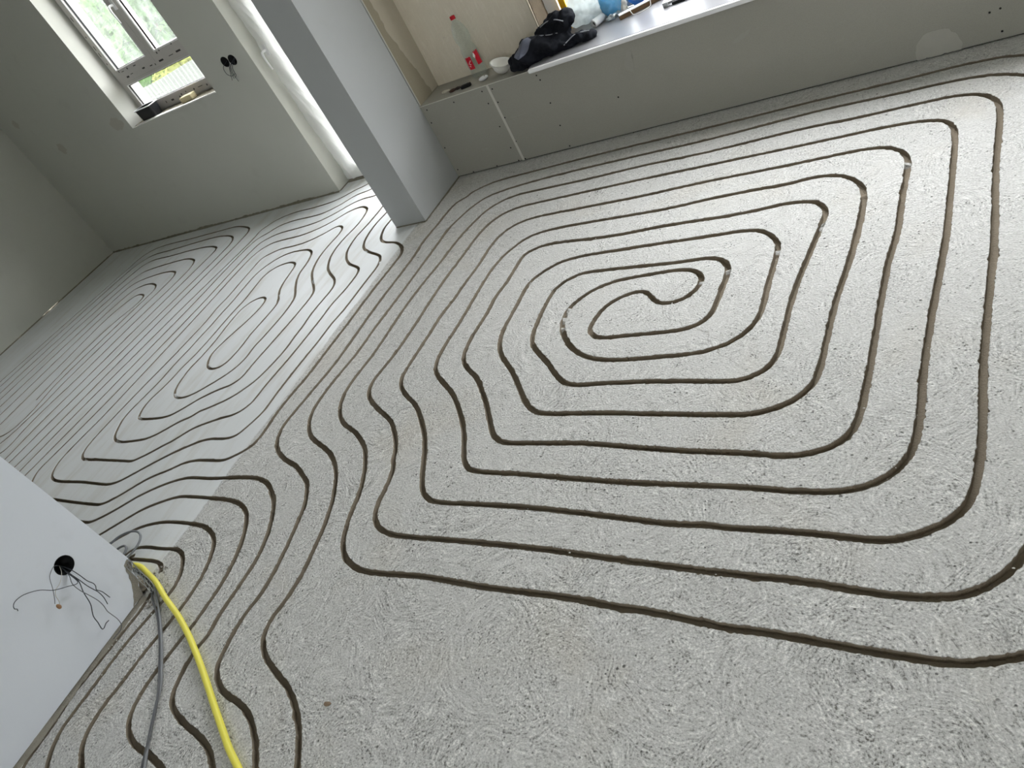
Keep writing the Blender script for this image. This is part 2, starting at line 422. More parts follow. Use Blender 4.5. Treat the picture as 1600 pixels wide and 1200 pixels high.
# ------------------------------------------------------------------ floor with milled heating grooves
GROOVES = """-1097,2035 -1131,2036 -1153,2044 -1171,2058 -1203,2094 -1220,2110 -1229,2116 -1249,2121 -1270,2119 -1291,2112 -1332,2090 -1358,2067 -1365,2058 -1376,2038 -1383,2017 -1391,1983 -1393,1959 -1392,1936 -1383,1915 -1377,1906 -1360,1891 -1340,1881 -1319,1877 -1286,1875 -1208,1877 -1079,1878 -1022,1883 -999,1889 -978,1898 -960,1912 -947,1929 -938,1947 -933,1967 -930,1998 -926,2161 -930,2193 -939,2214 -945,2224 -961,2243 -970,2251 -991,2262 -1014,2269 -1037,2271 -1147,2271 -1292,2280 -1470,2289 -1512,2290 -1543,2288 -1573,2281 -1601,2266 -1625,2245 -1643,2219 -1650,2201 -1656,2170 -1658,2127 -1657,2059 -1651,1995 -1644,1939 -1634,1906 -1619,1876 -1598,1850 -1510,1767 -1442,1697 -1410,1670 -1392,1658 -1373,1650 -1353,1645 -1323,1642 -1208,1644 -1083,1642 -956,1636 -810,1626 -787,1627 -765,1631 -733,1645 -723,1652 -706,1668 -689,1695 -682,1714 -678,1735 -677,1950 -673,2052 -665,2140 -634,2429 -636,2450 -638,2461 -648,2482 -661,2501 -669,2509 -687,2522 -706,2530 -726,2535 -782,2542 -815,2541 -902,2531 -966,2528 -1028,2528 -1256,2534 -1472,2527 -1569,2531 -1756,2546 -1796,2547 -1837,2544 -1868,2537 -1898,2523 -1922,2504 -1932,2487 -1937,2468 -1940,2309 -1952,2225 -1954,2194 -1947,2103 -1951,1996 -1950,1941 -1945,1887 -1935,1846 -1927,1826 -1917,1809 -1899,1786 -1876,1765 -1807,1711 -1785,1688 -1758,1657 -1693,1575 -1608,1452 -1588,1426 -1573,1410 -1556,1398 -1537,1389 -1517,1384 -1498,1382 -1240,1381 -1168,1377 -990,1361 -853,1351 -729,1347 -604,1338 -571,1339 -548,1342 -515,1352 -494,1361 -475,1374 -459,1389 -446,1407 -432,1437 -427,1459 -423,1492 -416,1666 -413,1889 -409,2081 -406,2137 -397,2219 -394,2269 -393,2462 -389,2652 -393,2694 -398,2714 -407,2734 -417,2752 -431,2769 -454,2791 -472,2801 -503,2811 -535,2816 -576,2819 -837,2814 -987,2815 -1157,2815 -1313,2809 -1476,2803 -1718,2805 -1974,2805 -2024,2800 -2055,2793 -2075,2786 -2094,2777 -2112,2766 -2127,2752 -2141,2737 -2158,2709 -2170,2680 -2177,2647 -2181,2614 -2182,2583 -2180,2511 -2181,2469 -2191,2365 -2200,2205 -2213,2117 -2211,2022 -2211,1778 -2208,1746 -2201,1725 -2191,1705 -2179,1688 -2166,1672 -2127,1639 -2051,1587 -2019,1562 -1983,1525 -1917,1447 -1893,1414 -1865,1368 -1778,1200 -1765,1181 -1750,1164 -1725,1144 -1707,1136 -1678,1129 -1648,1127 -1485,1129 -1302,1127 -1181,1122 -1015,1112 -837,1101 -756,1104 -692,1101 -563,1101 -471,1099 -362,1093 -322,1096 -282,1109 -253,1123 -234,1135 -216,1149 -200,1165 -179,1193 -166,1227 -159,1260 -150,1350 -149,1663 -137,1975 -131,2109 -129,2331 -128,2575 -119,2871 -122,2931 -130,2971 -139,2991 -151,3010 -165,3027 -182,3040 -200,3052 -231,3063 -262,3071 -292,3074 -397,3076 -583,3073 -779,3082 -877,3080 -1119,3068 -1218,3065 -1290,3066 -1497,3073 -1651,3069 -1812,3064 -1990,3065 -2169,3066 -2207,3064 -2236,3060 -2266,3052 -2294,3042 -2320,3027 -2337,3014 -2352,3000 -2373,2975 -2393,2939 -2408,2900 -2425,2840 -2440,2768 -2452,2671 -2456,2582 -2482,2362 -2487,2279 -2488,2190 -2487,2110 -2482,1938 -2484,1886 -2493,1784 -2495,1730 -2494,1687 -2489,1656 -2480,1625 -2463,1586 -2440,1551 -2413,1521 -2390,1501 -2364,1483 -2337,1469 -2269,1437 -2224,1408 -2198,1389 -2167,1362 -2147,1340 -2128,1316 -2094,1261 -2069,1211 -2051,1169 -2042,1140 -2031,1087 -2020,1042 -2005,999 -1992,968 -1976,941 -1957,916 -1942,901 -1917,882 -1888,868 -1857,857 -1824,851 -1793,849 -1741,849 -1634,855 -1562,857 -1360,850 -1064,851 -946,845 -826,843 -644,830 -533,830 -375,823 -262,820 -212,820 -172,824 -141,831 -111,841 -72,857 -42,872 -4,898 12,914 25,932 36,951 48,982 63,1041 77,1133 91,1263
-1097,2035 -1068,2045 -1051,2056 -1043,2063 -1036,2072 -1025,2091 -1018,2111 -1016,2131 -1018,2152 -1021,2162 -1026,2171 -1038,2188 -1064,2206 -1095,2218 -1118,2221 -1141,2222 -1249,2218 -1326,2212 -1379,2203 -1418,2190 -1453,2170 -1484,2144 -1510,2112 -1521,2093 -1529,2073 -1535,2040 -1534,2017 -1531,1994 -1525,1972 -1513,1942 -1503,1923 -1485,1896 -1450,1855 -1410,1819 -1383,1800 -1364,1789 -1324,1772 -1284,1762 -1243,1756 -1181,1753 -958,1760 -914,1767 -873,1782 -843,1798 -826,1812 -811,1827 -792,1853 -778,1881 -772,1902 -766,1935 -765,1969 -768,2097 -767,2203 -769,2257 -773,2288 -785,2319 -797,2339 -812,2358 -838,2382 -866,2398 -897,2406 -939,2410 -1067,2410 -1273,2414 -1554,2414 -1604,2412 -1665,2403 -1684,2398 -1703,2390 -1721,2379 -1739,2366 -1763,2343 -1777,2327 -1795,2300 -1804,2279 -1809,2258 -1812,2227 -1808,2144 -1806,1991 -1800,1947 -1786,1904 -1768,1865 -1738,1822 -1717,1799 -1641,1723 -1523,1577 -1501,1554 -1484,1540 -1466,1528 -1447,1520 -1416,1513 -1384,1510 -1216,1509 -988,1498 -759,1488 -721,1489 -687,1496 -655,1507 -625,1523 -598,1544 -583,1560 -570,1579 -560,1599 -553,1620 -548,1654 -541,1945 -523,2151 -519,2224 -514,2394 -515,2487 -522,2538 -530,2568 -539,2587 -556,2615 -570,2632 -586,2647 -604,2660 -623,2670 -644,2678 -666,2684 -699,2688 -729,2687 -810,2677 -930,2679 -1041,2677 -1133,2673 -1262,2662 -1322,2660 -1497,2664 -1682,2669 -1826,2669 -1886,2663 -1917,2657 -1947,2648 -1965,2639 -1982,2628 -1997,2612 -2011,2595 -2040,2549 -2061,2502 -2072,2455 -2078,2404 -2080,2325 -2072,2054 -2074,1907 -2070,1855 -2062,1815 -2047,1778 -2029,1752 -1988,1715 -1905,1651 -1873,1624 -1837,1586 -1785,1524 -1748,1476 -1719,1432 -1697,1394 -1662,1323 -1650,1305 -1635,1288 -1619,1273 -1599,1264 -1578,1260 -1524,1256 -1393,1253 -1190,1241 -991,1233 -699,1230 -520,1223 -456,1226 -414,1235 -393,1243 -373,1253 -354,1266 -337,1281 -317,1307 -302,1336 -292,1366 -286,1408 -284,1449 -283,1628 -280,1764 -271,1928 -261,2090 -255,2222 -252,2431 -250,2731 -252,2789 -256,2831 -265,2863 -279,2892 -294,2908 -323,2924 -365,2938 -417,2946 -489,2950 -659,2949 -838,2948 -1021,2948 -1201,2948 -1382,2950 -1563,2949 -1820,2944 -2085,2938 -2124,2936 -2164,2929 -2207,2916 -2235,2901 -2258,2881 -2283,2849 -2300,2813 -2317,2754 -2324,2705 -2329,2592 -2341,2454 -2344,2371 -2345,2279 -2340,2090 -2341,1941 -2345,1880 -2363,1748 -2364,1728 -2362,1708 -2357,1688 -2344,1659 -2332,1642 -2311,1621 -2288,1602 -2253,1578 -2206,1549 -2144,1514 -2118,1497 -2094,1476 -2071,1452 -2021,1392 -1998,1354 -1977,1302 -1957,1273 -1950,1255 -1937,1201 -1930,1135 -1924,1104 -1910,1065 -1899,1048 -1886,1034 -1862,1016 -1835,1004 -1794,993 -1753,989 -1578,990 -1396,991 -1195,989 -1040,982 -874,975 -609,969 -516,969 -330,957 -277,957 -233,960 -201,966 -179,973 -158,983 -138,996 -120,1012 -104,1029 -90,1048 -72,1078 -59,1109 -48,1141 -29,1213 -17,1293 -9,1403 3,1609 13,1830 23,2037 34,2255 43,2481 53,2740 53,2863 45,2986 39,3017 31,3036 20,3054 -2,3077 -99,3147 -129,3162 -160,3174 -191,3182 -233,3188 -319,3194 -512,3197 -717,3206 -841,3203 -1044,3190 -1237,3180 -1341,3179 -1509,3182 -1694,3183 -1896,3181 -2046,3177 -2211,3165 -2299,3154 -2378,3138 -2416,3127 -2450,3108 -2467,3095 -2483,3079 -2496,3063 -2514,3036 -2537,2987 -2564,2908 -2574,2868 -2578,2827 -2578,2725 -2582,2555 -2586,2357 -2598,2103 -2598,1924 -2603,1871 -2618,1760 -2624,1670 -2622,1598 -2617,1567 -2611,1547 -2598,1517 -2575,1480 -2546,1446 -2522,1424 -2496,1407 -2467,1392 -2379,1353 -2342,1334 -2308,1311 -2268,1277 -2237,1244 -2216,1218 -2164,1131 -2140,1075 -2115,999 -2105,957 -2079,822 -2076,789 -2076,735 -2078,703 -2087,648 -2087,627 -2081,597 -2066,569 -2044,544 -2010,520 -1964,498 -1877,464 -1848,451 -1812,429 -1761,391 -1738,370 -1717,347 -1610,200
91,1263 111,1505 119,1648 123,1791 126,2020 130,2257 136,2394 147,2579 156,2756 159,2841 159,2940 156,2988 149,3038 139,3079 129,3108 113,3137 93,3163 71,3187 39,3214 4,3237 -36,3259 -76,3278 -106,3289 -135,3295 -174,3300 -277,3305 -465,3301 -654,3302 -866,3303 -1074,3299 -1274,3296 -1476,3297 -1685,3297 -1858,3294 -2044,3288 -2218,3281 -2405,3273 -2444,3269 -2475,3264 -2508,3253 -2579,3217 -2595,3205 -2612,3174 -2618,3166 -2644,3147 -2659,3132 -2664,3124 -2672,3105 -2684,3041 -2690,2942 -2701,2845 -2705,2765 -2696,2668 -2695,2617 -2704,2329 -2705,2240 -2702,2070 -2698,1889 -2703,1818 -2739,1518 -2739,1477 -2733,1447 -2721,1417 -2705,1390 -2685,1366 -2654,1339 -2629,1322 -2592,1303 -2554,1287 -2485,1263 -2457,1250 -2372,1197 -2354,1184 -2338,1168 -2318,1140 -2295,1104 -2278,1067 -2265,1026 -2236,911 -2221,838 -2212,775 -2210,733 -2212,703 -2222,633 -2221,580 -2213,525 -2204,483 -2196,462 -2184,444 -2168,429 -2151,417 -2113,397 -2082,388 -2008,375 -1978,367 -1940,352 -1913,337 -1880,313 -1848,285 -1742,166
-4742,1129 -4744,1199 -4740,1344 -4732,1575 -4724,1730 -4710,1933 -4693,2158 -4678,2365 -4661,2568 -4637,2808 -4609,3061 -4596,3195 -4592,3262 -4592,3306 -4593,3321 -4601,3355 -4602,3364 -4596,3383 -4584,3402 -4558,3436 -4529,3466 -4511,3478 -4482,3494 -4431,3512 -4380,3522 -4328,3528 -4289,3528 -4166,3525 -4050,3531 -3970,3543 -3922,3558 -3885,3577 -3815,3626 -3796,3635 -3746,3655 -3729,3664 -3722,3671 -3711,3686 -3693,3734 -3684,3752 -3670,3769 -3645,3791 -3625,3803 -3606,3809 -3587,3811 -3561,3806 -3524,3790 -3476,3760 -3430,3724 -3386,3682 -3354,3644 -3318,3594 -3279,3531 -3244,3467 -3211,3399 -3185,3337 -3162,3277 -3145,3223 -3138,3190 -3136,3160 -3145,3068 -3144,3027 -3140,3005 -3129,2972 -3116,2940 -3098,2910 -3076,2885 -3049,2866 -3019,2854 -2943,2834 -2923,2825 -2894,2807 -2868,2786 -2845,2761 -2826,2733 -2817,2712 -2812,2690 -2811,2669 -2824,2390 -2824,2158 -2828,2022 -2831,1804 -2835,1752 -2849,1647 -2852,1581 -2851,1528 -2842,1443 -2843,1409 -2848,1388 -2852,1377 -2862,1359 -2885,1335 -2933,1302 -2952,1292 -2971,1285 -2992,1281 -3014,1280 -3123,1281 -3166,1279 -3219,1270 -3258,1257 -3319,1222 -3395,1186 -3430,1166 -3470,1135 -3540,1072 -3582,1038 -3609,1021 -3640,1009 -3662,1005 -3695,1004 -3864,1006 -4029,1010 -4191,1013 -4358,1015
-4638,1108 -4619,1376 -4608,1546 -4603,1726 -4598,1904 -4585,2198 -4570,2516 -4568,2634 -4568,2928 -4565,3049 -4561,3117 -4555,3168 -4546,3211 -4537,3241 -4524,3262 -4502,3285 -4459,3316 -4403,3366 -4385,3377 -4367,3385 -4319,3396 -4245,3403 -4192,3403 -4096,3398 -4033,3398 -3993,3400 -3953,3407 -3934,3414 -3905,3426 -3859,3453 -3825,3478 -3772,3528 -3746,3545 -3717,3555 -3655,3568 -3636,3575 -3618,3585 -3576,3620 -3558,3629 -3538,3633 -3506,3630 -3474,3620 -3446,3606 -3417,3582 -3390,3551 -3354,3500 -3322,3445 -3285,3374 -3259,3315 -3248,3281 -3244,3244 -3247,3205 -3260,3105 -3261,3073 -3259,3032 -3253,2990 -3244,2949 -3231,2909 -3217,2880 -3205,2862 -3192,2845 -3177,2831 -3152,2811 -3105,2784 -3012,2740 -2984,2721 -2961,2693 -2950,2672 -2943,2651 -2937,2619 -2935,2588 -2937,2494 -2937,2296 -2939,2254 -2949,2184 -2951,2153 -2950,2045 -2957,1906 -2962,1690 -2957,1588 -2962,1554 -2973,1520 -3007,1447 -3019,1431 -3036,1420 -3055,1413 -3086,1408 -3118,1407 -3181,1407 -3211,1404 -3250,1394 -3288,1379 -3364,1341 -3419,1310 -3511,1246 -3636,1153 -3665,1137 -3697,1127 -3730,1121 -3761,1120 -3987,1126 -4156,1122 -4231,1124 -4272,1129 -4312,1141 -4340,1156 -4357,1171 -4372,1187 -4388,1214 -4399,1244 -4405,1277 -4407,1319 -4405,1363 -4384,1555 -4381,1621 -4379,1806 -4377,1973 -4374,2186 -4373,2396 -4376,2585 -4381,2783 -4381,2917 -4377,2991 -4369,3036 -4361,3062 -4352,3080 -4341,3096 -4327,3111 -4302,3132 -4282,3143 -4263,3151 -4243,3155 -4212,3158 -4158,3161 -4020,3163 -3968,3170 -3907,3184 -3849,3204 -3822,3217 -3786,3237 -3745,3267 -3685,3321 -3659,3337 -3639,3346 -3607,3355 -3576,3357 -3545,3352 -3517,3339 -3491,3318 -3472,3291 -3461,3261 -3450,3209 -3446,3166 -3446,3133 -3451,3089 -3466,3002 -3468,2949 -3467,2917 -3462,2876 -3453,2837 -3444,2808 -3430,2779 -3409,2742 -3393,2716 -3374,2691 -3352,2669 -3320,2640 -3243,2580 -3212,2547 -3200,2528 -3191,2509 -3184,2489 -3181,2468 -3181,2447 -3187,2348 -3188,2283 -3185,2241 -3177,2181 -3174,2091 -3168,2024 -3169,1972 -3186,1866 -3201,1806 -3218,1770 -3248,1729 -3277,1695 -3311,1667 -3338,1650 -3406,1615 -3466,1589 -3475,1583 -3507,1553 -3553,1530 -3571,1520 -3658,1452 -3685,1434 -3712,1420 -3743,1409 -3786,1401 -3928,1388 -3959,1389 -3981,1392 -4013,1399 -4032,1407 -4050,1418 -4066,1431 -4079,1447 -4097,1474 -4118,1513 -4132,1542 -4137,1562 -4140,1591 -4136,1653 -4117,1785 -4112,1838 -4114,2006 -4106,2091 -4105,2215 -4101,2310 -4105,2391 -4104,2512 -4116,2695 -4117,2758 -4114,2788 -4107,2817 -4094,2846 -4076,2874 -4049,2907 -4033,2922 -4016,2934 -3998,2944 -3969,2957 -3928,2967 -3898,2970 -3866,2970 -3815,2967 -3775,2962 -3756,2957 -3737,2949 -3719,2939 -3702,2926 -3688,2911 -3677,2894 -3667,2875 -3656,2844 -3641,2792 -3631,2714 -3625,2693 -3612,2662 -3597,2632 -3573,2595 -3535,2542 -3490,2485 -3469,2451 -3462,2432 -3454,2402 -3446,2339 -3444,2295 -3446,2242 -3453,2123 -3462,2051 -3456,1987 -3456,1964 -3465,1920 -3473,1899 -3483,1879 -3495,1861 -3516,1836 -3595,1765 -3640,1729 -3678,1708 -3699,1699 -3721,1694 -3744,1692 -3766,1693 -3786,1696 -3805,1703 -3831,1719 -3860,1749 -3871,1766 -3881,1785 -3895,1827 -3908,1892 -3910,1925 -3901,2013 -3899,2089 -3903,2160 -3916,2255 -3924,2359 -3923,2404 -3915,2434 -3899,2464 -3884,2482 -3865,2496 -3844,2506 -3832,2509 -3808,2511 -3796,2510 -3775,2502 -3757,2489 -3744,2471 -3737,2448 -3734,2425 -3734,2393 -3739,2350 -3753,2288 -3790,2176 -3805,2122 -3816,2066 -3816,2035 -3812,2014 -3803,1994 -3785,1966 -3765,1941 -3749,1927 -3730,1916 -3709,1907 -3686,1903 -3663,1903 -3652,1905 -3642,1909 -3623,1919 -3609,1933 -3603,1942 -3598,1952 -3593,1974 -3588,2019 -3587,2052 -3588,2084 -3596,2148 -3597,2178 -3590,2289 -3588,2365 -3589,2397 -3593,2417 -3605,2445 -3628,2479 -3673,2537 -3684,2555 -3697,2582 -3713,2631 -3742,2772 -3753,2801 -3766,2819 -3784,2832 -3816,2845 -3840,2849 -3874,2848 -3908,2841 -3939,2829 -3957,2816 -3980,2792 -3994,2763 -3999,2743 -4001,2722 -3996,2658 -3985,2572 -3981,2530 -3987,2395 -3981,2170 -3982,2088 -3986,2035 -4003,1931 -4004,1862 -4008,1821 -4017,1767 -4033,1705 -4035,1684 -4033,1651 -4028,1629 -4020,1608 -4005,1579 -3992,1563 -3984,1557 -3966,1551 -3936,1547 -3809,1549 -3755,1554 -3713,1564 -3693,1573 -3667,1590 -3633,1617 -3576,1668 -3548,1687 -3475,1730 -3399,1761 -3381,1773 -3359,1796 -3350,1815 -3346,1835 -3345,1902 -3321,2214 -3316,2388 -3318,2432 -3325,2464 -3339,2492 -3352,2510 -3432,2596 -3488,2662 -3511,2697 -3533,2742 -3547,2781 -3559,2822 -3565,2855 -3569,2886 -3570,2958 -3562,3054 -3563,3076 -3566,3098 -3572,3119 -3582,3138 -3589,3146 -3604,3159 -3622,3168 -3632,3171 -3653,3172 -3663,3169 -3682,3159 -3718,3130 -3755,3106 -3794,3086 -3843,3066 -3883,3055 -3936,3048 -3990,3045 -4066,3045 -4097,3041 -4129,3031 -4158,3018 -4197,2996 -4213,2982 -4224,2966 -4227,2957 -4228,2937 -4220,2765 -4209,2587 -4210,2558 -4215,2507 -4216,2477 -4203,2360 -4203,2279 -4217,2025 -4224,1939 -4235,1835 -4246,1689 -4255,1538 -4257,1444 -4253,1379 -4249,1356 -4242,1334 -4225,1305 -4210,1291 -4193,1280 -4174,1272 -4142,1268 -4038,1269 -3777,1266 -3717,1264 -3696,1266 -3685,1268 -3657,1282 -3611,1310 -3574,1336 -3529,1370 -3495,1392 -3418,1462 -3391,1480 -3351,1498 -3290,1521 -3242,1536 -3173,1555 -3145,1570 -3121,1592 -3103,1622 -3099,1632 -3096,1654 -3096,1741 -3080,1921 -3074,2049 -3072,2218 -3075,2330 -3061,2440 -3058,2533 -3060,2567 -3064,2588 -3071,2609 -3082,2628 -3089,2636 -3105,2649 -3200,2697 -3218,2710 -3244,2732 -3268,2756 -3296,2791 -3319,2829 -3332,2859 -3343,2902 -3352,2956 -3354,2987 -3353,3017 -3341,3101 -3338,3152 -3336,3248 -3339,3305 -3349,3353 -3370,3422 -3386,3450 -3401,3466 -3419,3479 -3438,3488 -3458,3492 -3477,3487 -3506,3475 -3526,3469 -3546,3467 -3609,3468 -3629,3466 -3659,3458 -3688,3447 -3715,3432 -3740,3415 -3796,3369 -3849,3336 -3895,3313 -3943,3297 -3992,3288 -4053,3281 -4106,3277 -4264,3270 -4294,3266 -4325,3258 -4355,3247 -4393,3227 -4419,3209 -4432,3194 -4441,3177 -4448,3149 -4453,3113 -4457,3063 -4459,2917 -4456,2725 -4454,2537 -4460,2357 -4469,2168 -4478,1990 -4486,1843 -4494,1671 -4508,1507 -4525,1329 -4538,1213 -4537,1194 -4533,1175 -4525,1157 -4515,1140 -4490,1109 -4445,1069
-3866,912 -3641,906 -3619,908 -3589,916 -3561,931 -3525,955 -3473,996 -3409,1053 -3383,1072 -3346,1096 -3298,1123 -3249,1146 -3198,1165 -3156,1176 -3126,1181 -3096,1183 -2961,1183 -2815,1193 -2732,1196 -2680,1195 -2650,1192 -2619,1185 -2588,1175 -2551,1156 -2517,1132 -2483,1105 -2453,1074 -2428,1039 -2393,981 -2379,953 -2365,916 -2350,863 -2343,810 -2342,735 -2345,632 -2344,612 -2334,553 -2336,533 -2343,492 -2342,458 -2338,424 -2331,391 -2320,360 -2309,339 -2302,330 -2285,315 -2265,304 -2245,296 -2180,278 -2076,257 -2044,247 -2013,235 -1984,218 -1957,198 -1885,130
-3508,796 -3322,965 -3289,992 -3251,1015 -3211,1035 -3169,1053 -3119,1071 -3080,1080 -3048,1083 -2781,1082 -2716,1078 -2685,1074 -2655,1066 -2627,1055 -2599,1040 -2572,1021 -2548,997 -2520,959 -2503,930 -2485,892 -2463,833 -2448,779 -2442,748 -2439,717 -2440,581 -2443,550 -2456,478 -2466,357 -2464,326 -2456,285 -2449,263 -2439,243 -2425,225 -2408,211 -2391,199 -2363,187 -2324,177 -2230,166 -2165,153 -2116,137 -2019,95
-3391,752 -3274,857 -3246,879 -3218,898 -3188,914 -3167,922 -3124,935 -3080,945 -3028,952 -2978,955 -2859,955 -2786,951 -2756,945 -2713,930 -2684,916 -2658,898 -2643,885 -2624,862 -2609,836 -2595,808 -2584,779 -2575,749 -2569,719 -2566,688 -2564,645 -2565,612 -2591,426 -2597,320 -2604,257 -2603,214 -2595,170 -2582,140 -2569,122 -2554,107 -2396,-1
-3165,737 -3131,793 -3115,808 -3105,814 -3082,821 -3038,827 -2943,829 -2860,835 -2838,835 -2815,831 -2793,824 -2773,812 -2745,790 -2723,766 -2706,740 -2693,711 -2687,691 -2685,671 -2688,640 -2717,499 -2726,425 -2729,374 -2730,271 -2733,195 -2732,162 -2730,140 -2724,118 -2709,86 -2698,67 -2678,42 -2648,14 -2571,-46
-3172,742 -3130,756 -3098,763 -2980,771 -2922,772 -2889,769 -2858,759 -2840,746 -2827,729
-2791,650 -2783,598 -2781,556 -2805,276 -2806,233 -2793,141 -2787,22 -2778,-8 -2756,-44
-3105,768 -3070,789
-4884,929 -4863,1125 -4852,1207 -4848,1251 -4840,1440 -4830,1632 -4825,1833 -4818,2023 -4809,2275 -4798,2547 -4782,2823 -4764,3116 -4758,3279 -4759,3365 -4764,3395 -4771,3414 -4787,3440 -4802,3455 -4818,3468 -4848,3483 -4918,3511 -4980,3531 -5032,3543 -5073,3547 -5365,3542 -5659,3539 -5941,3543 -5986,3541 -6035,3536 -6078,3529 -6108,3522 -6136,3511 -6164,3495 -6189,3475 -6204,3460 -6216,3444 -6225,3425 -6235,3396 -6241,3366 -6253,3226 -6282,3001 -6316,2741 -6340,2505 -6360,2288 -6379,2075 -6400,1851 -6420,1636
-4986,1171 -4975,1227 -4969,1285 -4957,1557 -4946,1715 -4934,1891 -4926,2030 -4917,2194 -4908,2365 -4899,2533 -4884,2767 -4869,3002 -4863,3124 -4862,3205 -4863,3257 -4867,3287 -4876,3315 -4891,3343 -4912,3367 -4937,3387 -4975,3408 -5015,3422 -5069,3436 -5130,3447 -5192,3453 -5263,3455 -5342,3453 -5499,3445 -5802,3426 -5971,3424 -6015,3417 -6044,3407 -6064,3397 -6097,3372 -6118,3351 -6130,3335 -6140,3318 -6155,3289 -6173,3233 -6188,3154 -6202,3047 -6230,2723 -6257,2420 -6273,2209 -6288,2002 -6304,1791 -6321,1584
-5082,1189 -5074,1231 -5070,1270 -5070,1323 -5075,1463 -5074,1554 -5065,1711 -5056,1881 -5045,2166 -5033,2482 -5024,2678 -5014,2885 -5005,3064 -4999,3222 -5005,3250 -5014,3266 -5021,3273 -5045,3290 -5075,3302 -5125,3317 -5189,3328 -5250,3335 -5331,3337 -5466,3336 -5688,3325 -5840,3329 -5897,3326 -5947,3315 -5977,3302 -5993,3290 -6005,3278 -6015,3262 -6026,3239 -6041,3196 -6054,3145 -6065,3087 -6077,3012 -6098,2850 -6118,2664 -6136,2493 -6150,2269 -6159,2064 -6167,1857 -6175,1695 -6184,1524 -6192,1368 -6200,1200
-5303,1227 -5233,1276 -5209,1299 -5202,1307 -5192,1326 -5186,1355 -5187,1383 -5200,1456 -5205,1499 -5208,1568 -5206,1651 -5201,1721 -5185,1835 -5178,1912 -5173,2020 -5166,2217 -5158,2420 -5151,2525 -5122,2862 -5117,2946 -5118,3007 -5125,3056 -5137,3094 -5150,3122 -5161,3140 -5183,3162 -5200,3172 -5229,3185 -5286,3204 -5347,3214 -5406,3216 -5697,3196 -5809,3179 -5839,3172 -5867,3160 -5884,3149 -5896,3137 -5909,3120 -5919,3101 -5937,3056 -5959,2972 -5977,2864 -6013,2573 -6024,2458 -6035,2265 -6042,2047 -6049,1828 -6056,1675 -6064,1514 -6072,1358 -6080,1200
-5450,1308 -5374,1352 -5358,1364 -5345,1379 -5334,1396 -5324,1426 -5317,1458 -5311,1498 -5298,1628 -5296,1680 -5297,1728 -5308,1875 -5308,1939 -5305,2033 -5296,2221 -5284,2422 -5268,2626 -5252,2832 -5249,2912 -5253,2963 -5258,2984 -5265,3004 -5276,3021 -5290,3037 -5318,3055 -5338,3062 -5368,3070 -5442,3078 -5483,3080 -5532,3078 -5593,3071 -5707,3051 -5749,3039 -5779,3027 -5805,3012 -5826,2993 -5840,2973 -5854,2943 -5863,2909 -5869,2871 -5875,2809 -5882,2648 -5894,2485 -5903,2316 -5912,2030 -5922,1747 -5931,1475 -5940,1200
-5604,1393 -5477,1422 -5439,1434 -5410,1448 -5393,1460 -5386,1468 -5375,1486 -5364,1516 -5357,1546 -5352,1599 -5355,1651 -5361,1687 -5388,1798 -5397,1842 -5404,1895 -5406,1969 -5402,2098 -5381,2412 -5358,2742 -5354,2835 -5358,2855 -5367,2873 -5380,2890 -5397,2906 -5415,2918 -5436,2929 -5486,2946 -5537,2955 -5568,2956 -5598,2954 -5629,2948 -5661,2939 -5680,2930 -5696,2918 -5711,2900 -5720,2879 -5731,2847 -5743,2799 -5752,2744 -5763,2661 -5772,2576 -5778,2508 -5781,2413 -5783,2301 -5781,2054 -5780,1819 -5782,1664 -5785,1504 -5787,1358 -5790,1200
-5460,1750 -5485,1952 -5496,2080 -5500,2179 -5496,2303 -5488,2410 -5478,2483 -5462,2542 -5428,2631 -5418,2662 -5409,2705 -5407,2727 -5408,2749 -5413,2770 -5417,2780 -5424,2789 -5440,2804 -5461,2814 -5495,2825 -5518,2829 -5540,2828 -5550,2826 -5569,2817 -5588,2799 -5604,2771 -5623,2725 -5640,2670 -5654,2603 -5660,2550 -5662,2495 -5658,2395 -5641,2120 -5635,1863 -5630,1617 -5625,1455 -5620,1300"""
GW, GD = 0.0210, 0.0235                 # groove width and depth
DEBRIS = [(-3.887, 2.66, 0.02), (-3.91, 2.456, 0.012), (-3.918, 2.4, 0.02), (-3.536, 2.815, 0.014), (-3.518, 2.72, 0.014), (-3.444, 2.612, 0.014), (-3.701, 2.596, 0.012), (-3.664, 2.525, 0.012), (-3.167, 2.815, 0.016), (-3.076, 2.618, 0.012), (-2.956, 2.671, 0.016), (-3.198, 2.537, 0.012), (-1.542, 2.069, 0.014), (-1.538, 2.016, 0.014), (-1.526, 1.97, 0.012), (-0.931, 2.196, 0.014), (-0.623, 2.386, 0.014), (-0.401, 2.681, 0.014), (-0.773, 2.269, 0.012), (-1.017, 2.141, 0.014), (-0.521, 2.531, 0.01), (-1.854, 2.326, 0.012), (-1.815, 2.284, 0.01), (-4.26, 1.324, 0.016), (-4.031, 1.413, 0.014), (-4.179, 1.281, 0.014), (-4.001, 1.57, 0.014), (-3.846, 1.728, 0.014), (-4.084, 2.935, 0.01), (-3.781, 1.961, 0.014), (-3.792, 2.013, 0.01)]      # crumbs left standing in the cut


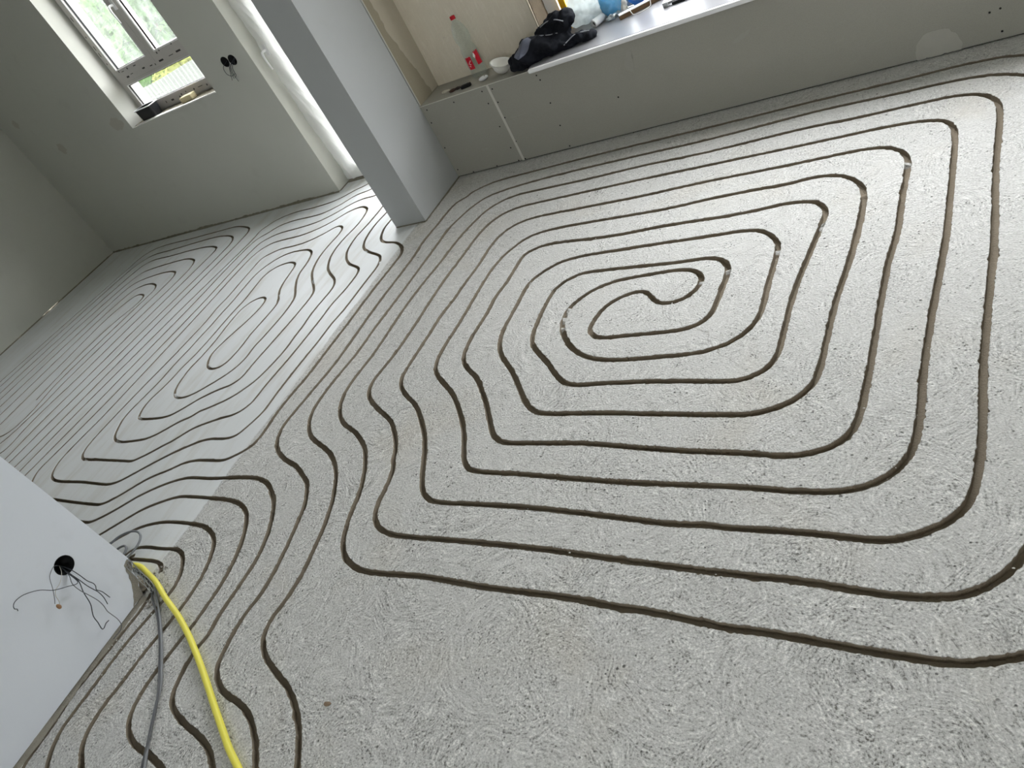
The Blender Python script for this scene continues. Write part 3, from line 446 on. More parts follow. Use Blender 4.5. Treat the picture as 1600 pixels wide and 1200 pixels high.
def build_floor():
    X0, X1, Y0, Y1 = -6.97, XR, YB, 3.845
    verts, edges, faces, outn = [], [], [], []
    for line in GROOVES.strip().split('\n'):
        pts = [(float(a) / 1000, float(b) / 1000, 0) for a, b in (t.split(',') for t in line.split())]
        P = spline(pts, 0.006)
        Q = [P[0]]
        for p in P[1:]:
            dist = math.hypot(p.x, p.y)
            if (p - Q[-1]).length > max(0.0058, 0.0034 * dist): Q.append(p)
        P = Q
        if len(P) < 3: continue
        smooth_side = lambda q: q.x < -2.87
        L, Rr = [], []
        acc = 0.0; chipL = chipR = 0.0
        for i, p in enumerate(P):
            d = (P[min(i + 1, len(P) - 1)] - P[max(i - 1, 0)]).normalized()
            nrm = Vector((-d.y, d.x, 0))
            acc += (p - P[i - 1]).length if i else 0
            w = (GW if not smooth_side(p) else GW * 0.80) / 2 * (1 + 0.10 * noise.noise(p * 3.0 + Vector((0, 0, 4))))
            j = 0.0003 if smooth_side(p) else 0.0009
            if random.random() < (0.006 if smooth_side(p) else 0.016): chipL = random.uniform(0.0015, 0.0045)
            if random.random() < (0.006 if smooth_side(p) else 0.016): chipR = random.uniform(0.0015, 0.0045)
            L.append(p + nrm * (w + random.gauss(0, j) + chipL)); Rr.append(p - nrm * (w + random.gauss(0, j) + chipR))
            chipL *= 0.6; chipR *= 0.6
        b = len(verts)
        for l, r in zip(L, Rr):
            o2 = (l - r).to_2d().normalized(); outn += [o2, -o2]
            for q in (l, r):
                q.x = min(max(q.x, X0 + 0.01), X1 - 0.01); q.y = min(max(q.y, Y0 + 0.01), Y1 - 0.01)
            verts += [l.to_2d(), r.to_2d()]
        for i in range(len(L) - 1):
            a = b + 2 * i
            faces.append((a, a + 1, a + 3, a + 2))
    nq = len(faces)
    # a coarse lattice keeps the big triangles compact
    b = len(verts)
    ring = [(X0, Y0), (X1, Y0), (X1, Y1), (X0, Y1)]
    for x, y in ring: verts.append(Vector((x, y)))
    for k in range(4): edges.append((b + k, b + (k + 1) % 4))
    ov, oe, of, ove, oee, ofo = delaunay_2d_cdt(verts, edges, faces, 0, 1e-6)
    gro = [any(i < nq for i in s) for s in ofo]
    top = {}; bot = {}; V = []; F = []; MI = []

    org = [next((k for k in l if k < len(outn)), None) for l in ove]
    filled = {}; mid = {}

    def vt(i):
        if i not in top:
            top[i] = len(V); x, y = ov[i]
            if org[i] is not None:                       # worn lip: the surface starts a little outside the cut
                q = Vector((x, y)) + outn[org[i]] * random.uniform(0.0007, 0.0016)
                x, y = q
            V.append((x, y, 0.0))
        return top[i]

    def vm(i):
        if i not in mid:
            mid[i] = len(V); x, y = ov[i]
            V.append((x, y, -random.uniform(0.0010, 0.0020)))
        return mid[i]

    def vb(i):
        if i not in bot:
            bot[i] = len(V); x, y = ov[i]
            fill = 0.0
            for (u, v, r) in DEBRIS:
                q = ((x - u) ** 2 + (y - v) ** 2) / (r * r)
                if q < 4: fill = max(fill, 0.92 * math.exp(-q) * (0.75 + 0.5 * random.random()))
            filled[i] = fill
            V.append((x, y, -GD * (1 + 0.16 * noise.noise(Vector((x * 6, y * 6, 0)))) * max(0.06, 1 - fill)))
        return bot[i]
    eg = {}
    for f, g in zip(of, gro):
        F.append(tuple((vb if g else vt)(i) for i in f)); MI.append(0 if not g or max(filled[i] for i in f) > 0.45 else 1)
        for k in range(len(f)):
            a, c = f[k], f[(k + 1) % len(f)]
            eg.setdefault((min(a, c), max(a, c)), []).append((g, a, c))
    for key, l in eg.items():
        if len(l) == 2 and l[0][0] != l[1][0]:
            g, a, c = l[0] if l[0][0] else l[1]
            F.append((vb(c), vb(a), vm(a), vm(c))); MI.append(1)
            F.append((vm(c), vm(a), vt(a), vt(c))); MI.append(0)
    o = mesh_obj('floor', V, F, None, mats=[M_FLOOR, M_GROOVE], fmat=MI)
    setp(o, kind='structure')
    return o


build_floor()

# ------------------------------------------------------------------ shell
ZC = 2.70
YW, YO = 3.665, 3.96                    # inner and outer face of the outside wall


def wall_sheet(name, mat, lst): return setp(boxes(name, mat, lst), kind='structure')


G = 0.009                               # open joint between plaster and floor
wb = wall_sheet('wall_back', M_WALL, [
    (-7.2, W2X0, YW, YO, G, ZC), (W2X0, W2X1, YW, YO, G, W2Z0), (W2X0, W2X1, YW, YO, W2Z1, ZC),
    (D1X0, D1X1, YW, YO, D1Z1, ZC), (D1X1, -2.81, YW, YO, 0, ZC)])
pier = wall_sheet('wall_pier', M_WALL, [(W2X1, D1X0, YW, YO, G, ZC)])
setp(boxes('trim_1', M_DARKGAP, [(-7.0, D1X0 - 0.002, YW + 0.012, YO, -0.001, G)]), kind='structure')
wall_sheet('wall_niche', M_PLASTER, [(-2.81, W1X0, YW, YO, 0, ZC)])
wall_sheet('wall_front', M_WALL, [(W1X0, W1X1, YW, YO, 0, W1Z0 - 0.004), (W1X0, W1X1, YW, YO, W1Z1, ZC), (W1X1, XR + 0.3, YW, YO, 0, ZC)])
wall_sheet('wall_left', M_WALL, [(-7.2, -6.965, YB, YW, G, ZC)])
setp(boxes('trim_2', M_DARKGAP, [(-7.2, -6.977, YB, YW, -0.001, G)]), kind='structure')
wall_sheet('wall_rear', M_WALL, [(-7.2, RX0, YB - 0.25, YB, 0, ZC), (RX1, XR + 0.3, YB - 0.25, YB, 0, ZC), (RX0, RX1, YB - 0.25, YB, 0, RZ0), (RX0, RX1, YB - 0.25, YB, RZ1, ZC)])
wall_sheet('wall_right', M_WALL, [(XR, XR + 0.3, YB, YW, 0, ZC)])
wall_sheet('ceiling', M_CEIL, [(-7.2, XR + 0.3, YB - 0.25, YO, ZC, ZC + 0.2)])
# stub of the removed dividing wall, and the wall piece near the camera
div = wall_sheet('wall_divider', M_COLUMN, [(-3.028, -2.806, 2.990, 3.4305, 0.006, ZC)])
setp(boxes('trim_3', M_DARKGAP, [(-3.021, -2.813, 2.997, 3.4305, -0.001, 0.006)]), kind='structure')
rev = wall_sheet('wall_reveal', M_BEIGE, [(-3.028, -2.806, 3.4305, YW, 0, ZC)])
box('corner_bead', M_METAL, -2.8065, -2.8035, 3.4262, 3.4345, 0.458, ZC - 0.002, rev)
box('corner_bead', M_FILLER, -2.8065, -2.8042, 3.4345, 3.4405, 0.458, ZC - 0.002, rev)
PARTY = 0.695
side = [(YB, 0.012), (0.630, 0.012), (0.640, 0.042), (0.664, 0.070), (0.668, 0.102), (0.690, 0.122), (PARTY, 0.134), (PARTY, ZC), (YB, ZC)]   # the lower corner is knocked off
V = [(x, y, z) for x in (-3.03, -2.812) for y, z in side]; k = len(side)
part = mesh_obj('wall_partition', V, [tuple(range(k)), tuple(range(2 * k - 1, k - 1, -1))] + [((i + 1) % k, i, i + k, (i + 1) % k + k) for i in range(k)], M_PART)
setp(part, kind='structure')
setp(boxes('trim_4', M_MORTAR, [(-3.02, -2.818, YB, 0.625, -0.001, 0.012)]), kind='structure')


def ragged(name, mat, poly, origin, ux, uy, nrm, thick, parent, jit=0.0, seed=1):
    """thin irregular slab (filler, mortar) lying on a surface"""
    rnd = random.Random(seed); P = []
    for i in range(len(poly)):
        a, c = Vector(poly[i]), Vector(poly[(i + 1) % len(poly)])
        k = max(1, int((c - a).length / max(jit * 1.6, 0.012))) if jit else 1
        for q in range(k): P.append(a.lerp(c, q / k) + Vector((rnd.uniform(-jit, jit), rnd.uniform(-jit, jit))))
    o, ux, uy, nn = Vector(origin), Vector(ux), Vector(uy), Vector(nrm)
    top = [o + ux * p.x + uy * p.y + nn * thick for p in P]; low = [o + ux * p.x + uy * p.y for p in P]
    m = len(P); bm = bmesh.new()
    vt = [bm.verts.new(v) for v in top]; vl = [bm.verts.new(v) for v in low]
    f = bm.faces.new(vt)
    for i in range(m): bm.faces.new((vt[i], vl[i], vl[(i + 1) % m], vt[(i + 1) % m]))
    bmesh.ops.triangulate(bm, faces=[f])
    return bm_obj(name, bm, mat, parent)


XU, ZU, YU = (1, 0, 0), (0, 0, 1), (0, 1, 0)
# filler band on the plasterboard reveal of the niche (y across, z up)
V, F = [], []
for i in range(160):
    z = 0.462 + i * 0.0125
    y = 3.588 - 0.095 * min(1.0, (z - 0.46) / 0.42) - 0.018 * noise.noise(Vector((0, 3, z * 9))) - 0.012 * noise.noise(Vector((0, 8, z * 34)))
    V += [(-2.8058, y, z), (-2.8046, y + 0.003, z), (-2.8046, 3.664, z)]
for i in range(159):
    k = 3 * i; F += [(k, k + 1, k + 4, k + 3), (k + 1, k + 2, k + 5, k + 4)]
mesh_obj('filler_band', V, F, plain('pale_filler', lin(190, 182, 166), 0.85, 0.05, 20), rev)
# grey blotches of filler on the side-room wall
for k, (x, z, sx, sz) in enumerate([(-6.44, 0.955, 0.045, 0.045), (-5.607, 0.955, 0.072, 0.05), (-6.735, 1.25, 0.03, 0.035)]):
    pl = [(x + sx * math.cos(t * math.pi / 7) * (1 + 0.25 * math.sin(3 * t + k)), z + sz * math.sin(t * math.pi / 7)) for t in range(14)]
    ragged('filler_patch', M_PATCH, pl, (0, YW, 0), XU, ZU, (0, -1, 0), 0.0008, wb, 0.006, 10 + k)
# rough plaster foot along the side-room walls
def foot(name, mat, line, nrm, hmax, depth, parent, seed):
    rnd = random.Random(seed); V = []; F = []
    a, c = Vector(line[0]), Vector(line[1]); k = int((c - a).length / 0.02); nn = Vector(nrm)
    for i in range(k + 1):
        p = a.lerp(c, i / k); g = noise.noise(p * 5 + Vector((seed, 0, 0))); g2 = noise.noise(p * 28)
        g3 = noise.noise(p * 90)
        h = hmax * max(0.2, 0.6 + 0.35 * g + 0.3 * g2 + 0.3 * g3); d = depth * max(0.25, 0.65 + 0.3 * g + 0.25 * g2 + 0.25 * g3)
        V += [p - nn * 0.004, p + nn * d, p + nn * d * 0.55 + Vector((0, 0, h * 0.6)), p - nn * 0.004 + Vector((0, 0, h))]
    for i in range(k):
        b = 4 * i
        for q in range(3): F.append((b + q, b + q + 1, b + q + 5, b + q + 4))
    return mesh_obj(name, V, F, mat, parent)


setp(foot('baseboard_back', M_DARKGAP, [(-6.96, YW, 0), (D1X0 - 0.002, YW, 0)], (0, -1, 0), 0.026, 0.012, None, 3), kind='structure')
setp(foot('baseboard_left', M_DARKGAP, [(-6.965, 0.5, 0), (-6.965, YW, 0)], (1, 0, 0), 0.016, 0.006, None, 5), kind='structure')
setp(foot('baseboard_partition', M_MORTAR, [(-2.812, -1.6, 0), (-2.812, 0.625, 0)], (1, 0, 0), 0.014, 0.026, None, 8), kind='structure')
setp(foot('baseboard_divider', M_DARKGAP, [(-3.028, 2.990, 0), (-2.806, 2.990, 0)], (0, -1, 0), 0.010, 0.006, None, 9), kind='structure')
setp(foot('baseboard_column', M_DARKGAP, [(-2.806, 2.990, 0), (-2.806, 3.43, 0)], (1, 0, 0), 0.007, 0.009, None, 11), kind='structure')

M_SMEAR = plain('thin_filler_smear', lin(163, 161, 153), 0.85, 0.05, 60)
# ------------------------------------------------------------------ boxed-in parapet under the window
YP = 3.4255
par = empty('wall_parapet', (0, 0, 0)); setp(par, kind='structure')
box('plasterboard', M_BOARD, -2.806, -2.3475, YP, YP + 0.0125, 0.008, 0.455, par, 0.0006)
box('plasterboard', M_BOARD, -2.3405, 0.16, YP, YP + 0.0125, 0.008, 0.455, par, 0.0006)
box('plasterboard', M_BOARD, 0.163, XR, YP, YP + 0.0125, 0.008, 0.455, par, 0.0006)
box('top_board', M_BOARD, -2.806, W1X0 - 0.003, YP + 0.001, YW, 0.4445, 0.457, par, 0.0006)
box('core', plain('shadowed_core', lin(60, 56, 48), 0.95), -2.806, XR, YP + 0.0125, YW - 0.002, 0.0, 0.4445, par)
box('filler_strip', M_FILLER, -2.351, -2.337, YP - 0.0008, YP + 0.002, 0.006, 0.455, par)
tube('filler_edge', [(-2.805, YP, 0.4555), (-2.6, YP - 0.0004, 0.456), (-2.35, YP, 0.4558), (-2.07, YP, 0.4555)], 0.0022, M_FILLER, par, 6, 0.05)
scr = None
for x, z in [(-2.771, .429), (-2.787, .354), (-2.79, .195), (-2.785, .049), (-2.691, .012), (-2.583, .424), (-2.388, .432), (-2.386, .362), (-2.387, .225),
             (-2.385, .094), (-2.375, .012), (-2.523, .012), (-2.324, .428), (-2.328, .353), (-2.332, .264), (-2.336, .121), (-2.331, .012), (-2.052, .424),
             (-2.043, .397), (-2.044, .27), (-2.046, .142), (-2.044, .02), (-1.686, .202), (-.112, .127), (-.112, .037), (-.147, .122)]:
    if scr is None:
        scr = lathe('screw', [(0.0001, 0), (0.0042, 0), (0.0042, 0.0006), (0.0015, 0.0008), (0.0001, 0.0004)], M_SCREW, par, 10,
                    mtx=Matrix.Rotation(H, 4, 'X'), caps=False); s = scr
    else:
        s = scr.copy(); COL.objects.link(s); s.parent = par
    s.location = (x, YP, z)
pl = [(-0.329 + 0.083 * math.cos(t * math.pi / 18), 0.028 + 0.083 * math.sin(t * math.pi / 18)) for t in range(-3, 22)]
pl = [(x, max(z, 0.006)) for x, z in pl]
ragged('filler_patch', M_FILLER2, pl, (0, YP, 0), XU, ZU, (0, -1, 0), 0.0012, par, 0.0035, 21)
ragged('filler_smear', M_SMEAR, [(-1.60, .33), (-1.57, .40), (-1.545, .40), (-1.55, .36), (-1.565, .29)], (0, YP, 0), XU, ZU, (0, -1, 0), 0.0005, par, 0.004, 22)
ragged('filler_smear', M_SMEAR, [(-1.10, .30), (-1.04, .325), (-1.0, .335), (-1.02, .315), (-1.07, .29)], (0, YP, 0), XU, ZU, (0, -1, 0), 0.0004, par, 0.004, 23)
ragged('filler_smear', M_SMEAR, [(-0.56, .125), (-0.52, .137), (-0.50, .14), (-0.52, .13)], (0, YP, 0), XU, ZU, (0, -1, 0), 0.0004, par, 0.003, 24)
# white window board
sill = empty('window_board', (0, 0, 0))
setp(sill, 'glossy white window board with a rounded front lip along the parapet', 'window board')
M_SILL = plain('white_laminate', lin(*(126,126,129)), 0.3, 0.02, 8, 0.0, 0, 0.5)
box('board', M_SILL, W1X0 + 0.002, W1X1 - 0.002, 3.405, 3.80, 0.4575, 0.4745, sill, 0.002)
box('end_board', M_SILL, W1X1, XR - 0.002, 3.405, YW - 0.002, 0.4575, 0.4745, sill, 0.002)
box('front_lip', plain('lit_white_edge', lin(238, 238, 240), 0.3, 0.02, 8, 0.0, 0, 0.5), W1X0 + 0.002, XR, 3.384, 3.4055, 0.4525, 0.4752, sill, 0.008)  # lip coloured lighter than the board to show light caught on its edge

# ------------------------------------------------------------------ glass, films
def mat_glass(name, haze, tint=(0.96, 0.97, 0.97, 1), hz=(0.9, 0.93, 0.93, 1), streak=0.0):
    n = NT(name); p = n.pos()
    tr = n.n('ShaderNodeBsdfTransparent'); tr.inputs[0].default_value = tint
    gl = n.n('ShaderNodeBsdfGlossy'); gl.inputs['Roughness'].default_value = 0.05
    tl = n.n('ShaderNodeBsdfTranslucent'); tl.inputs[0].default_value = hz
    f = haze
    if streak:
        f = n.remap(n.noise(n.vscale(p, 5, 5, 2), 4.0, 6, 0.7), 0.3, 0.75, haze - streak, haze + streak)
    m1 = n.n('ShaderNodeMixShader'); n.set(m1.inputs[0], f)
    n.t.links.new(tr.outputs[0], m1.inputs[1]); n.t.links.new(tl.outputs[0], m1.inputs[2])
    m2 = n.n('ShaderNodeMixShader'); m2.inputs[0].default_value = 0.04
    n.t.links.new(m1.outputs[0], m2.inputs[1]); n.t.links.new(gl.outputs[0], m2.inputs[2])
    n.t.links.new(m2.outputs[0], n.out.inputs['Surface'])
    return n.m


def mat_film(name, col, trans, spec=0.25, thru=0.0, bump=0.0):
    """thin plastic sheet: part reflects, part lets light diffuse through, part is clear"""
    n = NT(name); p = n.pos()
    nb = n.bump(n.noise(p, 40.0, 4), bump) if bump else None
    d = n.n('ShaderNodeBsdfDiffuse'); d.inputs[0].default_value = col
    t = n.n('ShaderNodeBsdfTranslucent'); t.inputs[0].default_value = col
    g = n.n('ShaderNodeBsdfGlossy'); g.inputs['Roughness'].default_value = 0.22
    if nb: n.set(d.inputs['Normal'], nb); n.set(t.inputs['Normal'], nb); n.set(g.inputs['Normal'], nb)
    a = n.n('ShaderNodeMixShader'); a.inputs[0].default_value = trans
    n.t.links.new(d.outputs[0], a.inputs[1]); n.t.links.new(t.outputs[0], a.inputs[2])
    c = n.n('ShaderNodeMixShader'); c.inputs[0].default_value = spec * 0.4
    n.t.links.new(a.outputs[0], c.inputs[1]); n.t.links.new(g.outputs[0], c.inputs[2])
    last = c
    if thru:
        tr = n.n('ShaderNodeBsdfTransparent')
        last = n.n('ShaderNodeMixShader'); last.inputs[0].default_value = thru
        n.t.links.new(c.outputs[0], last.inputs[1]); n.t.links.new(tr.outputs[0], last.inputs[2])
    n.t.links.new(last.outputs[0], n.out.inputs['Surface'])
    return n.m


M_GLASS = mat_glass('clear_window_glass', 0.03)
M_GLASSF = mat_glass('window_glass_under_film', 0.07, streak=0.05)
M_GLASSL = mat_glass('lower_window_glass', 0.03)
M_SHEET = mat_film('milky_dust_sheet', (0.92, 0.92, 0.89, 1), 0.26, 0.25, 0.0, 0.003)
M_BAG = mat_film('clear_crumpled_bag', (0.86, 0.92, 0.92, 1), 0.6, 0.9, 0.12, 0.006)
M_BLUEBAG = mat_film('light_blue_bag', lin(120, 190, 222), 0.55, 0.7, 0.05, 0.004)
M_BLUE = mat_film('blue_bag', lin(84, 160, 220), 0.5, 0.5, 0.0, 0.003)


def frame_boxes(x0, x1, z0, z1, w, y0, y1):
    return [(x0, x0 + w, y0, y1, z0, z1), (x1 - w, x1, y0, y1, z0, z1),
            (x0 + w, x1 - w, y0, y1, z0, z0 + w), (x0 + w, x1 - w, y0, y1, z1 - w, z1)]


def lever(parent, x, y, z0, z1, mat):
    h = empty('handle', (0, 0, 0)); h.parent = parent
    box('base_plate', mat, x - 0.014, x + 0.014, y - 0.010, y, z0 - 0.035, z0 + 0.035, h, 0.003)
    tube('lever', [(x, y - 0.008, z0), (x, y - 0.045, z0), (x, y - 0.052, z0 - 0.02), (x - 0.002, y - 0.05, (z0 + z1) / 2), (x - 0.004, y - 0.044, z1)],
         lambda t: 0.0085 * (1 - 0.35 * t), mat, h, 8, 0.01)
    return h


# ------------------------------------------------------------------ window of the side room
YF = 3.822
w = empty('window_1', (0, 0, 0)); setp(w, kind='structure')
ZT = 1.20
boxes('frame', M_FOIL, frame_boxes(W2X0, W2X1, 0.897, W2Z1, 0.045, YF, YF + 0.07) + [(W2X0 + .045, W2X1 - .045, YF, YF + 0.07, ZT - 0.055, ZT), (W2X0, W2X1, YF + 0.01, YF + 0.07, W2Z0, 0.897)], w)
for (a, b) in ((W2X0 + 0.025, -4.966), (-4.963, W2X1 - 0.025)):
    s = boxes('sash', M_FOIL, frame_boxes(a, b, ZT - 0.012, W2Z1 - 0.03, 0.058 if a < -5 else 0.062, YF - 0.014, YF + 0.045), w)
    i0, i1, j0, j1 = a + 0.058, b - 0.058, ZT + 0.046, W2Z1 - 0.088
    boxes('gasket', M_GASKET, frame_boxes(i0, i1, j0, j1, 0.004, YF - 0.002, YF + 0.012), s)
    boxes('glazing_bead', M_PVC, frame_boxes(i0 - 0.006, i1 + 0.006, j0 - 0.006, j1 + 0.006, 0.006, YF - 0.0165, YF - 0.010), s)
    boxes('glass', M_GLASSF, [(i0, i1, YF + 0.012, YF + 0.014, j0, j1)], w)
i0, i1, j0, j1 = W2X0 + 0.064, W2X1 - 0.064, 0.967, ZT - 0.055
bb = boxes('glazing_frame', M_FOIL, frame_boxes(W2X0 + .045, W2X1 - .045, 0.942, ZT - 0.053, 0.021, YF - 0.004, YF + 0.03), w)
boxes('gasket', M_GASKET, frame_boxes(i0, i1, j0, j1 - 0.021, 0.004, YF, YF + 0.012), bb)
boxes('glazing_bead', M_PVC, frame_boxes(i0 - 0.006, i1 + 0.006, j0 - 0.006, j1 - 0.015, 0.006, YF - 0.007, YF - 0.003), bb)
boxes('glass', M_GLASSL, [(i0, i1, YF + 0.012, YF + 0.014, j0, j1)], w)
box('latch', M_GASKET, -4.98, -4.968, YF - 0.0155, YF - 0.013, 1.62, 1.72, w)
lever(w, -4.955, YF - 0.014, 1.585, 1.475, M_PVC)
rnd = random.Random(4); mk = []
for (x0, x1, z, yy) in ((-5.38, -5.02, 1.225, YF - 0.0146), (-5.36, -4.56, 1.172, YF - 0.0006), (-4.9, -4.56, 1.225, YF - 0.0146), (-5.2, -4.6, 0.925, YF - 0.0006)):
    x = x0
    while x < x1:
        if rnd.random() < 0.62:
            k = rnd.choice((0.008, 0.012, 0.03, 0.05)); hh = rnd.choice((0.004, 0.006, 0.012)) if k > 0.02 else rnd.choice((0.012, 0.016))
            dz = rnd.uniform(-0.010, 0.010)
            mk.append((x, min(x + k, x1), yy - 0.0004, yy, z + dz, z + dz + hh)); x += k
        x += rnd.uniform(0.015, 0.07)
for z in (1.30, 1.36, 1.41, 1.50, 1.62): mk.append((-5.437, -5.430, YF - 0.015, YF - 0.0146, z, z + rnd.choice((0.012, 0.03))))
o = boxes('foil_print', M_PRINT, mk, w); setp(o, 'rows of small dark print on the protective foil')
rw = ragged('plaster_edge', plain('white_plaster', lin(232, 230, 226), 0.8), [(-5.40, 3.664), (-4.456, 3.664), (-4.456, 3.678), (-4.62, 3.684), (-4.8, 3.692), (-4.95, 3.70), (-5.2, 3.715), (-5.36, 3.70)],
            (0, 0, W2Z0 - 0.001), XU, YU, (0, 0, 1), 0.008, w, 0.003, 31)
ragged('mortar_bed', M_DARKGAP, [(-5.47, 3.69), (-4.456, 3.68), (-4.456, 3.825), (-5.47, 3.825)], (0, 0, W2Z0 - 0.001), XU, YU, (0, 0, 1), 0.004, w, 0.003, 32)

# ------------------------------------------------------------------ balcony door of the side room under a dust sheet
d = empty('door_1', (0, 0, 0)); setp(d, kind='structure')
YD = 3.80
boxes('frame', M_PVC, frame_boxes(D1X0, D1X1, 0.012, D1Z1, 0.05, YD, YD + 0.07), d)
boxes('leaf', M_PVC, frame_boxes(D1X0 + 0.03, D1X1 - 0.03, 0.045, D1Z1 - 0.03, 0.085, YD - 0.012, YD + 0.05), d)
boxes('glass', M_GLASS, [(D1X0 + .115, D1X1 - .115, YD + 0.01, YD + 0.014, 0.13, D1Z1 - .115)], d)
box('threshold', M_DARKGAP, D1X0, D1X1, 3.775, YO, -0.03, 0.010, d)
lever(d, D1X0 + 0.052, YD - 0.035, 0.975, 0.865, M_PVC)
V, F = [], []; nx, nz = 60, 110
for j in range(nz + 1):
    z = 0.028 + (D1Z1 - 0.05) * j / nz
    left = D1X0 + 0.012 + 0.020 * noise.noise(Vector((0, 0, z * 4.0))) + 0.010 * math.sin(z * 9)
    for i in range(nx + 1):
        t = i / nx; x = left + (0.36 + 0.02 * math.sin(z * 5)) * t
        fold = 0.016 * noise.noise(Vector((x * 13 + z * 3.4, z * 1.8, 3))) + 0.011 * noise.noise(Vector((x * 30 + z * 11, z * 5, 7))) + 0.004 * noise.noise(Vector((x * 70 + z * 30, z * 14, 2)))
        y = YD - 0.032 + fold - 0.010 * math.exp(-((z - 0.92) / 0.16) ** 2) * math.exp(-t * 18)
        V.append((x, min(y, YD - 0.014), z))
for j in range(nz):
    for i in range(nx):
        a = j * (nx + 1) + i; F.append((a, a + 1, a + nx + 2, a + nx + 1))
sh = mesh_obj('dust_or_dimming_sheet', V, F, M_SHEET, d, smooth=True); setp(sh, 'creased milky plastic sheet hanging over the door')

# ------------------------------------------------------------------ window over the parapet
w2 = empty('window_2', (0, 0, 0)); setp(w2, kind='structure')
boxes('frame', M_PVC, frame_boxes(W1X0, W1X1, 0.476, W1Z1, 0.075, 3.80, 3.87) + [(-1.29, -1.17, 3.80, 3.87, 0.551, W1Z1 - 0.075)], w2)
boxes('glass', M_GLASS, [(W1X0 + .075, -1.29, 3.83, 3.834, 0.551, W1Z1 - .075)], w2)
boxes('glass', M_GLASS, [(-1.17, W1X1 - .075, 3.83, 3.834, 0.551, W1Z1 - .075)], w2)
V, F = [], []  # unseen sheet added over the left pane to dim the floor near the divider
for jz in range(45):
    for ix in range(25):
        x = W1X0 + 0.06 + 0.62 * ix / 24; z = 0.80 + (W1Z1 - 0.85) * jz / 44
        V.append((x, 3.785 + 0.010 * noise.noise(Vector((x * 9, z * 2, 5))), z))
for jz in range(44):
    for ix in range(24):
        a = jz * 25 + ix; F.append((a, a + 1, a + 26, a + 25))
mesh_obj('dust_or_dimming_sheet', V, F, M_SHEET, w2, smooth=True)
fr = frame_boxes(RX0, RX1, RZ0, RZ1, 0.08, YB - 0.17, YB - 0.10)
w3 = empty('added_rear_window', (0, 0, 0)); setp(w3, kind='structure')  # added behind the camera as a second source of daylight
boxes('frame', M_PVC, fr, w3)
boxes('glass', M_GLASS, [(RX0 + .08, RX1 - .08, YB - 0.137, YB - 0.133, RZ0 + .08, RZ1 - .08)], w3)
rr = ragged('raw_reveal', plain('raw_reveal_mortar', lin(124, 112, 96), 0.95, 0.25, 22, 0.004), [(3.672, .476), (3.798, .476), (3.798, 2.44), (3.672, 2.44)], (W1X0, 0, 0), YU, ZU, XU, 0.004, bpy.data.objects['wall_niche'], 0.002, 51)
cs = box('corner_strip', plain('pale_corner_strip', lin(196, 186, 166), 0.8), W1X0 - 0.006, W1X0 + 0.0015, YW - 0.004, YW + 0.004, 0.459, 2.24)
cs.parent = bpy.data.objects['wall_niche']

